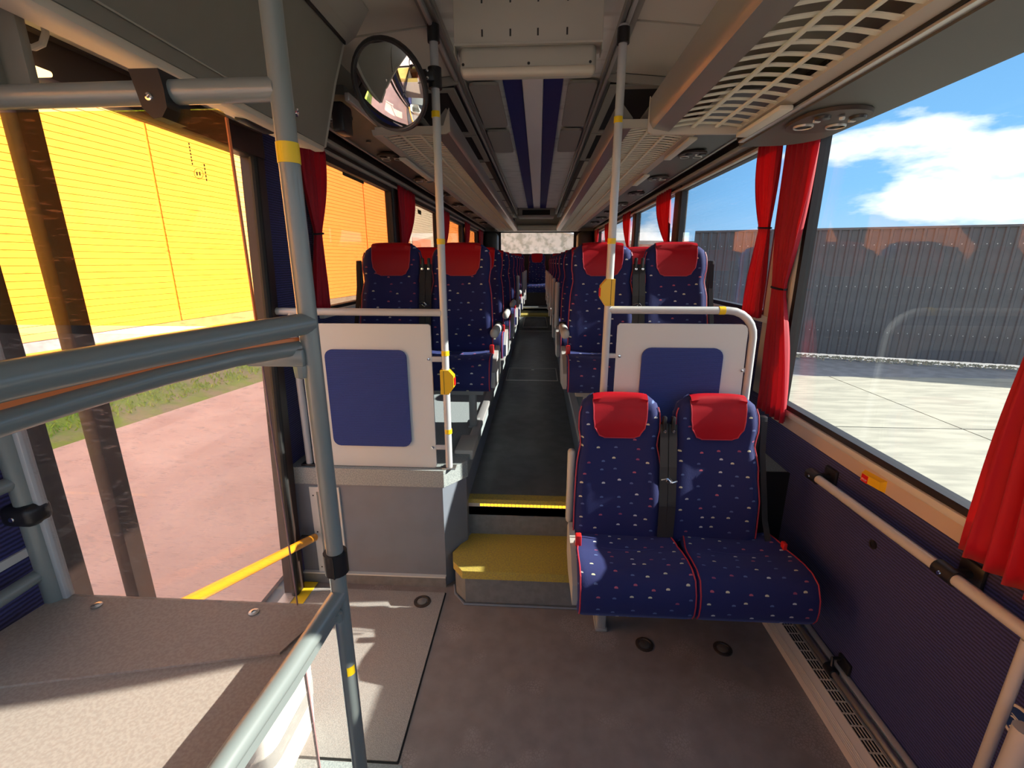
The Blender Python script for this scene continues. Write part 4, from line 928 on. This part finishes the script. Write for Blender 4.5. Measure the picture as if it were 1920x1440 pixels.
# ================================================================== CURTAINS
def curtain(side, top, tie, bot, ztop, ztie, zbot, label, pleats=6, amp=0.016):
    """top / tie / bot = (y0, y1) of the cloth at each height"""
    x0 = (XR - 0.035) if side > 0 else (XL + 0.035)
    t = thing('curtain', label, 'curtain', (x0, (top[0] + top[1]) / 2, zbot), 'red window curtains')
    def fn(u, v):
        z = zbot + (ztop - zbot) * v
        if z < ztie: q = (z - zbot) / (ztie - zbot); q = q ** 1.6; a_, b_ = bot, tie; bulge = 0
        else: q = (z - ztie) / (ztop - ztie); q = 1 - (1 - q) ** 1.8; a_, b_ = tie, top; bulge = 0
        y0 = a_[0] + (b_[0] - a_[0]) * q; y1 = a_[1] + (b_[1] - a_[1]) * q
        k = 0.35 + 0.65 * min(1.0, abs(z - ztie) / 0.25)
        ph = 2 * math.pi * pleats * u
        return (x0 - side * (amp * k * math.sin(ph + 0.6 * math.sin(3.1 * v)) + 0.004 * math.sin(ph * 2.3 + v * 4)), y0 + (y1 - y0) * (u + 0.02 * math.sin(ph + 1)), z)
    c = part('cloth', MB().grid(fn, pleats * 9, 26), 'curtain_red', t, ang=180)
    so = c.modifiers.new('thickness', 'SOLIDIFY'); so.thickness = 0.0015
    ym = (tie[0] + tie[1]) / 2; hy = abs(tie[1] - tie[0]) / 2 + 0.004
    part('tie_band', MB().tube([(x0 + 0.020 * math.cos(R(a)), ym + hy * math.sin(R(a)), ztie + 0.004 * math.sin(R(a))) for a in range(0, 360, 20)], 0.005, 6, closed=True), 'black_plastic', t)
    return t
curtain(1, (2.10, 2.36), (2.20, 2.31), (2.03, 2.29), 2.11, 1.46, 0.862, 'tall red curtain tied back at the big low fence-side window, front of the pillar')
curtain(1, (2.41, 2.66), (2.43, 2.53), (2.40, 2.60), 2.16, 1.745, 1.30, 'red curtain tied back behind the cream pillar on the fence side')
curtain(1, (0.74, 1.05), (1.0, 1.09), (0.82, 1.125), 2.08, 1.45, 0.835, 'red curtain hanging at the edge of the view beside the stop button')
curtain(1, (4.28, 4.78), (4.22, 4.36), (4.20, 4.50), 2.19, 1.75, 1.32, 'red curtain at the pillar between the first two raised fence-side windows')
curtain(1, (6.08, 6.58), (6.06, 6.18), (6.05, 6.35), 2.19, 1.75, 1.32, 'red curtain at the second pillar of the fence-side raised windows', 5)
curtain(1, (7.85, 8.3), (7.85, 7.97), (7.85, 8.1), 2.19, 1.75, 1.32, 'red curtain at the third pillar of the fence-side raised windows', 5)
curtain(1, (9.2, 9.75), (9.5, 9.62), (9.4, 9.7), 2.19, 1.75, 1.32, 'red curtain in the far corner on the fence side', 5)
curtain(-1, (2.27, 2.56), (2.36, 2.43), (2.28, 2.44), 2.14, 1.72, 1.34, 'red curtain beside the navy panel behind the side door', 5)
curtain(-1, (3.84, 4.36), (3.86, 4.0), (3.84, 4.12), 2.17, 1.70, 1.33, 'red curtain at the first pillar of the building-side windows')
curtain(-1, (5.55, 6.0), (5.55, 5.67), (5.55, 5.8), 2.17, 1.70, 1.33, 'red curtain at the second pillar of the building-side windows', 5)
curtain(-1, (7.28, 7.75), (7.28, 7.4), (7.28, 7.55), 2.17, 1.70, 1.33, 'red curtain at the third pillar of the building-side windows', 5)
curtain(-1, (8.95, 9.6), (9.1, 9.22), (9.05, 9.4), 2.17, 1.70, 1.33, 'red curtain in the far corner on the building side', 5)
single('window_sticker', MB().prism([(2.90, 2.085), (3.24, 2.085), (3.24, 2.105), (2.90, 2.105)], 'x', XL - 0.016, XL - 0.014), 'print_dark', 'narrow black sticker high on the first building-side window', 'sticker', smooth=False)
single('window_sticker', MB().prism([(4.65, 2.035), (4.78, 2.035), (4.78, 2.075), (4.65, 2.075)], 'x', XL - 0.016, XL - 0.014), 'print_dark', 'tiny black sticker on the second building-side window', 'sticker', smooth=False)

# ================================================================== GREY TUBE FRAME BESIDE THE CAMERA
fx, fy, fr_ = -0.426, 0.82, 0.0175
fz = thing('tube_frame', 'heavy grey tube frame with tall post, rails and two hanging acrylic panes', 'frame', (fx, fy, 0.016))
part('post', MB().tube([(fx, fy, 0.016), (fx, fy, 2.44)], fr_, 20), 'frame_grey', fz)
part('top_rail', MB().tube([(fx - 0.005, fy, 1.853), (-1.16, fy, 1.848)], 0.0185, 18), 'frame_grey', fz)
part('guard_rail', MB().tube([(fx, fy, 1.470), (-0.462, 0.66, 1.470), (-0.488, 0.54, 1.470), (-0.508, 0.40, 1.470), (-0.52, 0.15, 1.470), (-0.525, -0.4, 1.470)], 0.0195, 18), 'frame_grey', fz)
IR = [(-0.446, 0.812), (-0.502, 0.712), (-0.527, 0.587), (-0.534, 0.478), (-0.534, 0.397), (-0.532, 0.1), (-0.53, -0.4)]
part('inner_rail', MB().tube([(x, y, 1.425) for x, y in IR], 0.0140, 14), 'frame_grey', fz)
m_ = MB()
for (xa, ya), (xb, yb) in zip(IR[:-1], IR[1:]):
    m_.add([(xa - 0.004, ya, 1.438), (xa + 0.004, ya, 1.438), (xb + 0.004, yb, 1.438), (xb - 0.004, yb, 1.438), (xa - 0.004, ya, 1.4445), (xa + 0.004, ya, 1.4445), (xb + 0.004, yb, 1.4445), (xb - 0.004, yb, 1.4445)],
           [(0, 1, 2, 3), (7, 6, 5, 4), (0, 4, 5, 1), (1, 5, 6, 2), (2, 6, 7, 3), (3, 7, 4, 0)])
part('orange_strip', m_, 'edge_orange', fz, False, label='orange strip')  # thin orange strip added along the top of the inner rail
part('gusset', MB().prism([(-0.432, 1.39), (-0.432, 1.435), (-0.53, 1.432), (-0.53, 1.415)], 'y', fy - 0.012, fy - 0.004).rbox(-0.54, -0.43, fy - 0.028, fy - 0.012, 1.392, 1.425, 0.004), 'frame_grey', fz)
part('weld', MB().disc((fx - 0.018, fy - 0.012, 1.40), (0, 0, 1), [(0.0, -0.035), (0.012, -0.03), (0.014, 0.0), (0.010, 0.03), (0, 0.036)], 10), 'frame_grey', fz)
part('lower_rail', MB().tube([(fx, fy, 0.875), (-0.436, 0.62, 0.873), (-0.447, 0.48, 0.872), (-0.465, 0.1, 0.87), (-0.48, -0.3, 0.87)], 0.0185, 18), 'frame_grey', fz)
part('lower_fin', MB().prism([(-0.432, 0.79), (-0.436, 0.62), (-0.447, 0.48), (-0.465, 0.1), (-0.455, 0.1), (-0.437, 0.48), (-0.426, 0.62), (-0.421, 0.79)], 'z', 0.835, 0.868), 'frame_grey', fz, ang=20)
part('fin_weld', MB().disc((fx + 0.004, fy - 0.028, 0.84), (0, 0, 1), [(0, -0.016), (0.010, -0.01), (0.011, 0.01), (0, 0.018)], 10), 'frame_grey', fz)
part('wall_post', MB().tube([(-1.098, fy, 0.825), (-1.105, fy, 1.85)], 0.021, 16), 'frame_grey', fz)
part('rung', MB().tube([(-1.105, fy, 0.905), (-1.118, 0.60, 0.892), (-1.13, 0.3, 0.88)], 0.015, 12), 'frame_grey', fz)
part('rung', MB().tube([(-1.103, fy, 1.13), (-1.118, 0.60, 1.12), (-1.13, 0.3, 1.11)], 0.015, 12), 'frame_grey', fz)
band(fz, fx, fy, 1.757, fr_, 0.032); 
part('tape_patch', MB().grid(lambda u, v: (fx + 0.0182 * math.cos(R(-75 + 60 * u)), fy + 0.0182 * math.sin(R(-75 + 60 * u)), 0.665 + 0.024 * v), 6, 2), 'yellow_paint', fz, label='worn yellow tape patch')
c = clamp(fz, fx, fy, 0.957, fr_, 0.05)
part('clamp_split', MB().box(fx + 0.004, fx + 0.007, fy - 0.027, fy - 0.023, 0.932, 0.982), 'rubber', c, False)
# panes: orange above, clear below
part('upper_pane', MB().prism(rrect(-1.075, -0.531, 1.462, 1.828, 0.014), 'y', fy + 0.004, fy + 0.010), 'pane_orange', fz, ang=25, label='orange tinted acrylic pane')
part('upper_pane_edge', MB().box(-0.531, -0.5285, fy + 0.004, fy + 0.010, 1.462, 1.815), 'edge_orange', fz, False)
part('lower_pane', MB().box(-1.075, -0.531, fy + 0.004, fy + 0.010, 0.835, 1.445), 'pane_clear', fz, False, label='scratched clear acrylic pane')
part('lower_pane_edge', MB().box(-0.531, -0.5295, fy + 0.005, fy + 0.009, 0.835, 1.445), 'pane_edge_mauve', fz, False)
part('pane_channel', MB().rbox(-1.082, -1.068, fy - 0.004, fy + 0.016, 0.832, 1.46, 0.003), 'pole_grey', fz)
mk = MB(); mc_ = (-0.592, fy + 0.0035, 1.728)
mk.disc(mc_, (0, -1, 0), [(0.0085, 0), (0.0085, 0.0003), (0.0078, 0.0003), (0.0078, 0)], 20)
for dx, dz, h_ in ((-0.003, 0, 0.003), (0.002, 0.0, 0.003)): mk.box(mc_[0] + dx - 0.0012, mc_[0] + dx + 0.0012, mc_[1] - 0.0003, mc_[1], mc_[2] + dz - h_, mc_[2] + dz + h_)
for k in range(7): mk.box(-0.6015, -0.5995, fy + 0.0032, fy + 0.0035, 1.742 + k * 0.0052, 1.7455 + k * 0.0052)
for k in range(5): mk.box(-0.5805, -0.5785, fy + 0.0032, fy + 0.0035, 1.716 + k * 0.0058, 1.720 + k * 0.0058)
part('pane_print', mk, 'print_dark', fz, False, label='small printed approval mark')
# clamps that hold the panes
c = part('pane_clamp', MB().prism([(-0.660, 1.878), (-0.610, 1.878), (-0.606, 1.85), (-0.606, 1.822), (-0.617, 1.808), (-0.632, 1.806), (-0.648, 1.822)][::-1], 'y', fy - 0.026, fy + 0.028), 'black_plastic', fz, ang=30)
part('screw', MB().disc((-0.633, fy - 0.026, 1.838), (0, -1, 0), [(0.0065, 0), (0.006, 0.002), (0.003, 0.0025), (0.0025, 0.001), (0, 0.001)], 14), 'chrome', c)
c = part('pane_clamp', MB().rbox(-1.138, -1.066, fy - 0.03, fy + 0.024, 1.030, 1.078, 0.014, 3), 'black_plastic', fz)
part('screw', MB().disc((-1.105, fy - 0.031, 1.053), (0, -1, 0), [(0.006, 0), (0.005, 0.002), (0, 0.002)], 12), 'chrome', c)
# desk boards inside the frame
dk = thing('desk_shelf', 'brown-grey laminate shelf behind the acrylic pane, striped by sunlight', 'shelf', (-0.75, 0.5, 0.80))
part('rear_board', MB().prism([(-1.10, 0.832), (-0.452, 0.832), (-0.50, 0.70), (-1.13, 0.565)][::-1], 'z', 0.812, 0.834), 'desk_laminate', dk, False)
part('front_board', MB().prism([(-0.50, 0.70), (-0.452, 0.832), (-0.452, 0.80), (-0.462, 0.45), (-0.48, -0.3), (-1.13, -0.3), (-1.13, 0.565)][::-1], 'z', 0.800, 0.829), 'desk_laminate', dk, False)
for x, y in ((-0.98, 0.80), (-0.615, 0.80)):
    part('screw_washer', MB().disc((x, y, 0.834), (0, 0, 1), [(0.011, 0), (0.011, 0.002), (0.005, 0.003), (0.005, 0.001), (0, 0.001)], 14), 'steel', dk)
t = thing('side_pane', 'thin clear acrylic side panel under the lower grey rail', 'pane', (-0.45, 0.3, 0.1))
part('sheet', MB().prism([(-0.452, 0.70), (-0.470, 0.1), (-0.485, -0.3), (-0.488, -0.3), (-0.473, 0.1), (-0.455, 0.70)], 'z', 0.05, 0.835), 'pane_clear', t, False)
part('sheet_edge', MB().box(-0.456, -0.451, 0.698, 0.702, 0.05, 0.835), 'pane_edge_mauve', t, False)
# waste bin under the shelf
bn = thing('waste_bin', 'white plastic bin with grey band standing under the laminate shelf', 'bin', (-0.90, 1.06, 0.006))
def bin_ring(k, z): return [(-0.90 + p[0] * k, 1.07 + p[1] * k, z) for p in rrect(-0.15, 0.15, -0.15, 0.15, 0.06, 4)]
levels = [(0.90, 0.006), (0.98, 0.03), (1.03, 0.20), (1.10, 0.44), (1.14, 0.445), (1.14, 0.46), (1.07, 0.46), (0.95, 0.05)]
m_ = MB(); n_ = len(bin_ring(1, 0))
for k, z in levels: m_.v += bin_ring(k, z)
for j in range(len(levels) - 1):
    for i in range(n_): m_.f.append((j * n_ + i, j * n_ + (i + 1) % n_, (j + 1) * n_ + (i + 1) % n_, (j + 1) * n_ + i))
m_.f.append(tuple(range(n_))[::-1]); m_.f.append(tuple(range((len(levels) - 1) * n_, len(levels) * n_)))
part('bin_body', m_, 'bin_white', bn, ang=40)
m_ = MB()
for k, z in ((1.020, 0.150), (1.032, 0.150), (1.050, 0.205), (1.036, 0.205)): m_.v += bin_ring(k, z)
for j in range(3):
    for i in range(n_): m_.f.append((j * n_ + i, j * n_ + (i + 1) % n_, (j + 1) * n_ + (i + 1) % n_, (j + 1) * n_ + i))
part('strap', m_, 'bin_band', bn, ang=40)

# ================================================================== RIGHT WALL FITTINGS
t = thing('wall_rail', 'pale grab rail on black brackets along the fence-side wall', 'grab rail', (1.10, 1.1, 0.77))
part('tube', MB().tube([(1.10, 1.715, 0.762), (1.10, 1.1, 0.778), (1.10, 0.1, 0.79)], 0.0165, 14), 'pole_grey', t)
for y, z in ((1.700, 0.763), (1.100, 0.779)):
    b_ = part('bracket', MB().rbox(1.155, 1.17, y - 0.035, y + 0.035, z - 0.035, z + 0.035, 0.007).tube([(1.10, y, z), (1.16, y, z)], 0.013, 10), 'black_plastic', t)
    c_ = part('collar', MB().disc((1.10, y, z), (0, 1, 0), [(0.0165, -0.028), (0.0225, -0.028), (0.0225, 0.028), (0.0165, 0.028)], 16), 'black_plastic', t)
    part('screw', MB().disc((1.078, y, z), (-1, 0, 0), [(0.006, 0), (0.005, 0.003), (0, 0.003)], 10), 'chrome', c_)
part('end_cap', MB().disc((1.10, 1.728, 0.762), (0, 1, 0), [(0.0225, -0.02), (0.0225, 0.0), (0.014, 0.008), (0, 0.009)], 16), 'black_plastic', t)
part('post', MB().tube([(1.10, 0.888, 0.765), (1.095, 0.892, 0.0)], 0.0125, 14), 'pole_grey', t)
t = thing('corner_post', 'grey tube standing at the edge of the view below the near curtain', 'post', (1.0, 0.72, 0))
part('tube', MB().tube([(1.035, 0.80, 0.0), (1.05, 0.80, 0.62)], 0.022, 14), 'pole_grey', t)
t = thing('stop_button', 'yellow stop button with red square on the ledge under the big window', 'stop button', (1.166, 1.488, 0.85))
part('housing', MB().add([(1.166, 1.540, 0.828), (1.166, 1.436, 0.834), (1.166, 1.436, 0.876), (1.166, 1.540, 0.870), (1.150, 1.532, 0.834), (1.150, 1.444, 0.840), (1.150, 1.444, 0.868), (1.150, 1.532, 0.862)],
     [(0, 1, 5, 4), (1, 2, 6, 5), (2, 3, 7, 6), (3, 0, 4, 7), (4, 5, 6, 7), (0, 3, 2, 1)]), 'yellow_button', t, False)
part('red_square', MB().box(1.1485, 1.150, 1.498, 1.528, 0.8345, 0.8615), 'stop_red', t, False, label='red square reading STOP')
mtx = Matrix.Translation((-0.0180, 0.025, -0.0065)) @ Matrix.Rotation(R(-90), 4, 'Z') @ Matrix.Rotation(R(90), 4, 'X')
text_mesh('STOP', 0.0105, 'print_pale', t, mtx)
# heater along the floor
t = thing('floor_heater', 'slotted metal heater casing running along the floor of the fence-side wall', 'heater', (1.1, 1.0, 0))
pr = [(1.035, 0.0), (1.035, 0.030), (1.050, 0.052), (1.075, 0.066), (1.128, 0.066), (1.128, 0.05), (1.165, 0.05), (1.165, 0.0)]
part('casing', MB().prism(pr, 'y', -0.4, 1.95), 'heater_cream', t, ang=20)
for k in range(5): part('rib', MB().box(1.0365 + 0.0035 * k - 0.002, 1.0365 + 0.0035 * k, -0.4, 1.94, 0.031 + 0.0048 * k, 0.0335 + 0.0048 * k), 'heater_cream', t, False)
part('slot_bed', MB().box(1.074, 1.118, -0.39, 1.93, 0.0655, 0.0672), 'dark_recess', t, False)
g = MB(); 
for k in range(5): g.box(1.073 + k * 0.0112 - 0.0016, 1.073 + k * 0.0112 + 0.0016, -0.39, 1.93, 0.0665, 0.0695)
yy = -0.39
while yy < 1.93: g.box(1.073, 1.118, yy, yy + 0.005, 0.0665, 0.0693); yy += 0.044
part('grille', g, 'heater_cream', t, False)
part('wall_flange', MB().rbox(1.140, 1.168, -0.4, 1.95, 0.06, 0.105, 0.006), 'heater_cream', t)
part('channel', MB().box(1.128, 1.141, -0.4, 1.95, 0.052, 0.056), 'dark_recess', t, False)
part('joint_cover', MB().rbox(1.030, 1.130, 1.03, 1.075, 0.0, 0.080, 0.012), 'frame_grey', t)
t = thing('heater_pipe', 'steel pipe on a black bracket running above the floor heater', 'pipe', (1.12, 1.0, 0.1))
part('tube', MB().tube([(1.122, 1.95, 0.098), (1.118, 0.0, 0.098)], 0.0125, 12), 'steel', t)
c_ = part('collar', MB().disc((1.12, 1.432, 0.098), (0, 1, 0), [(0.0125, -0.02), (0.019, -0.02), (0.019, 0.02), (0.0125, 0.02)], 14), 'black_plastic', t)
part('hook', MB().tube([(1.12, 1.432, 0.11), (1.13, 1.45, 0.135), (1.155, 1.45, 0.135), (1.166, 1.45, 0.12)], 0.007, 8).rbox(1.158, 1.169, 1.40, 1.465, 0.10, 0.150, 0.004), 'black_plastic', t)
t = thing('round_sign', 'round blue sign with pale ring on the wall below the near curtain', 'sign', (1.165, 0.905, 0.51))
part('disc', MB().disc((1.1695, 0.905, 0.51), (-1, 0, 0), [(0.036, 0), (0.036, 0.003), (0, 0.003)], 28), 'sign_blue', t)
part('ring', MB().disc((1.1695, 0.905, 0.51), (-1, 0, 0), [(0.037, 0), (0.043, 0), (0.043, 0.0045), (0.036, 0.0045), (0.036, 0)], 28), 'sign_white', t)
part('emblem', MB().tube([(1.166, 0.918 + 0.012 * math.cos(R(a)), 0.50 + 0.014 * math.sin(R(a))) for a in range(60, 300, 20)], 0.0022, 6).tube([(1.166, 0.925, 0.52), (1.166, 0.905, 0.516)], 0.0012, 5), 'sign_white', t)

# ================================================================== OUTSIDE
def ground_part(name, mb, m, root): return part(name, mb, m, root, False)
gr = thing('ground', 'paved yard around the bus', 'ground', (0, 5, GROUND), kind='structure')
part('pink_paving', MB().box(-60, -1.6, -40, 80, GROUND - 0.2, GROUND), 'paving_pink', gr, False)
part('asphalt', MB().box(-1.6, 60, -40, 80, GROUND - 0.2, GROUND - 0.03), 'asphalt', gr, False)
for j in range(5):
    for i in range(4):
        part('concrete_slab', MB().box(1.5 + i * 3.6, 5.08 + i * 3.6, -5.0 + j * 2.6, -2.42 + j * 2.6, GROUND - 0.1, GROUND + 0.0), 'concrete', gr, False)
gz = random.Random(3)
g = MB()
gdir = Vector((0.187, 0.982, 0)); gn = Vector((0.982, -0.187, 0))
BANK = [(0.75, 0.0), (0.40, 0.10), (-0.1, 0.30), (-1.0, 0.48), (-2.6, 0.52), (-3.2, 0.0)]  # made-up rise of the verge, lifts the grass out of the bus shadow
def bank_z(o_):
    for (a_, za), (b_, zb) in zip(BANK[:-1], BANK[1:]):
        if b_ <= o_ <= a_: return za + (zb - za) * (o_ - a_) / (b_ - a_)
    return 0.0
nb = len(BANK)
part('lifted_verge', MB().add([tuple(Vector((-5.85, 4.5, GROUND + z)) + gdir * s_ + gn * o_) for s_ in (-14, 7) for o_, z in BANK],
     [(i, i + 1, nb + i + 1, nb + i) for i in range(nb - 1)]), 'verge_soil', gr, False)
for k in range(16000):
    s_ = gz.uniform(-8, 7); o_ = gz.uniform(-1.6, 0.55); p0 = Vector((-5.85, 4.5, GROUND + bank_z(o_))) + gdir * s_ + gn * o_
    h_ = gz.uniform(0.03, 0.08); a_ = gz.uniform(0, 6.28); d_ = Vector((math.cos(a_), math.sin(a_), 0)) * 0.014; l_ = Vector((gz.uniform(-.04, .04), gz.uniform(-.04, .04), h_))
    g.add([p0 - d_, p0 + d_, p0 + l_], [(0, 1, 2)])
single('grass', g, 'grass', 'strip of short green grass beyond the side door', 'grass', kind='stuff', smooth=False)
# orange clad building
bx0, by0 = -10.7, 12.0
ob = thing('orange_building', 'long orange building with horizontal cladding seen through the door and windows', 'building', (bx0, by0, GROUND))
ang_b = math.atan2(0.12, 1.0)
bd = Vector((0.10, 0.995, 0)).normalized(); bnrm = Vector((bd.y, -bd.x, 0))
def bpt(s_, o_, z): return Vector((bx0, by0, 0)) + bd * s_ + bnrm * o_ + Vector((0, 0, z))
def bbox_(s0, s1, o0, o1, z0, z1):
    return MB().add([bpt(*q) for q in ((s0, o0, z0), (s1, o0, z0), (s1, o1, z0), (s0, o1, z0), (s0, o0, z1), (s1, o0, z1), (s1, o1, z1), (s0, o1, z1))],
                    [(0, 3, 2, 1), (4, 5, 6, 7), (0, 1, 5, 4), (1, 2, 6, 5), (2, 3, 7, 6), (3, 0, 4, 7)])
part('wall_core', bbox_(-40, 46, -6.0, -0.03, GROUND, 7.4), 'orange_seam', ob, False)
def course(s0, s1, z):
    q = [(-0.03, z), (0.012, z + 0.004), (-0.004, z + 0.154), (-0.03, z + 0.154)]
    m_ = MB(); m_.add([bpt(s0, o, zz) for o, zz in q] + [bpt(s1, o, zz) for o, zz in q], [(3, 2, 1, 0), (4, 5, 6, 7), (0, 1, 5, 4), (1, 2, 6, 5), (2, 3, 7, 6), (3, 0, 4, 7)])
    return m_
secs = [(-38.0, -6.5), (-6.4, 0.92), (1.0, 5.4), (5.48, 13.4), (13.5, 19.7), (25.6, 45.9)]
for (s0, s1) in secs:
    f0 = None
    for k in range(46):
        if f0 is None: f0 = part('cladding_board', course(s0, s1, GROUND + 0.25), 'orange_cladding', ob, False)
        else: inst(f0, ob, (0, 0, 0.16 * k))
for (s0, s1) in ((19.8, 25.5),):
    f0 = None
    for k in range(36):
        if f0 is None: f0 = part('shutter_slat', course(s0, s1, GROUND + 0.25), 'grey_cladding', ob, False)
        else: inst(f0, ob, (0, 0, 0.16 * k))
    part('door_leaf', bbox_(s0 + 0.4, s0 + 4.2, 0.012, 0.05, GROUND, 3.2), 'pink_brick', ob, False)
part('plinth', bbox_(-40, 46, -0.03, 0.03, GROUND, GROUND + 0.24), 'asphalt', ob, False)
# dark ribbed fence
fa, fb = Vector((3.4, 10.62, GROUND)), Vector((15.0, 7.05, GROUND)); fd = (fb - fa).normalized(); fnrm = Vector((fd.y, -fd.x, 0)); flen = (fb - fa).length
fe = thing('ribbed_fence', 'tall dark fence of vertical ribbed sheet beyond the fence-side windows', 'fence', fa)
f0 = None; pitch_ = 0.17; k = 0
while k * pitch_ < flen:
    if f0 is None:
        m_ = MB(); outl = [(0.0, 0.0), (0.10, 0.0), (0.115, 0.022), (0.155, 0.022), (0.168, 0.0), (0.168, -0.01), (0.0, -0.01)]
        def fp(q, z): return fa + fd * q[0] + fnrm * q[1] + Vector((0, 0, z))
        n_ = len(outl); m_.add([fp(q, 0.05) for q in outl] + [fp(q, 2.55) for q in outl], [tuple(range(n_))[::-1], tuple(range(n_, 2 * n_))] + [(i, (i + 1) % n_, n_ + (i + 1) % n_, n_ + i) for i in range(n_)])
        f0 = part('fence_board', m_, 'fence_dark', fe, False)
    else: inst(f0, fe, fd * (pitch_ * k))
    k += 1
scr = MB()
for k in range(0, int(flen / pitch_), 1):
    for z in (0.55, 1.45, 2.25):
        scr.disc(fa + fd * (pitch_ * k + 0.05 + 0.01 * (k % 3)) + fnrm * 0.001 + Vector((0, 0, z)), fnrm, [(0.010, 0), (0.008, 0.004), (0, 0.005)], 6)
part('rivet', scr, 'ledge_white', fe, kind='stuff')
part('coping', MB().add([tuple(fa + fd * s_ + fnrm * o_ + Vector((0, 0, z))) for s_ in (0, flen) for o_, z in ((-0.03, 2.54), (0.03, 2.54), (0.03, 2.58), (-0.03, 2.58))], [(0, 1, 2, 3), (7, 6, 5, 4), (0, 4, 5, 1), (1, 5, 6, 2), (2, 6, 7, 3), (3, 7, 4, 0)]), 'fence_dark', fe, False)
gv = MB(); 
for k in range(2600):
    s_ = gz.uniform(0, flen); o_ = 0.05 + abs(gz.gauss(0, 0.16)); r_ = gz.uniform(0.010, 0.035)
    p0 = fa + fd * s_ + fnrm * o_ + Vector((0, 0, r_ * 0.3))
    gv.add([p0 + Vector((r_, 0, 0)), p0 + Vector((-r_ * .5, r_ * .8, 0)), p0 + Vector((-r_ * .5, -r_ * .8, 0)), p0 + Vector((0, 0, r_))], [(0, 1, 3), (1, 2, 3), (2, 0, 3)])
single('gravel', gv, 'gravel', 'band of pale gravel along the foot of the dark fence', 'gravel', kind='stuff', smooth=False)
# red shed beyond the fence end, stone wall behind the bus
sh = thing('red_shed', 'low red shed visible past the end of the dark fence', 'building', (4.5, 24, GROUND))
part('walls', MB().box(1.5, 9.5, 22, 28, GROUND, 2.35), 'red_shed', sh, False)
part('roof', MB().prism([(1.2, 2.35), (9.8, 2.35), (9.8, 2.45), (1.2, 2.55)], 'y', 21.8, 28.2), 'asphalt', sh, False)
sw = thing('stone_gable', 'pale rough wall with sloping top behind the rear window', 'wall', (-1, 17, GROUND))
part('wall_face', MB().prism([(-2.3, GROUND), (1.9, GROUND), (1.9, 2.3), (0.4, 2.7), (-2.3, 3.3)], 'y', 17, 17.5), 'pale_stone', sw, False)
part('coping', MB().prism([(2.0, 2.27), (2.0, 2.33), (0.4, 2.76), (-2.4, 3.38), (-2.4, 3.32), (0.4, 2.70)], 'y', 16.95, 17.55), 'grey_cladding', sw, False)
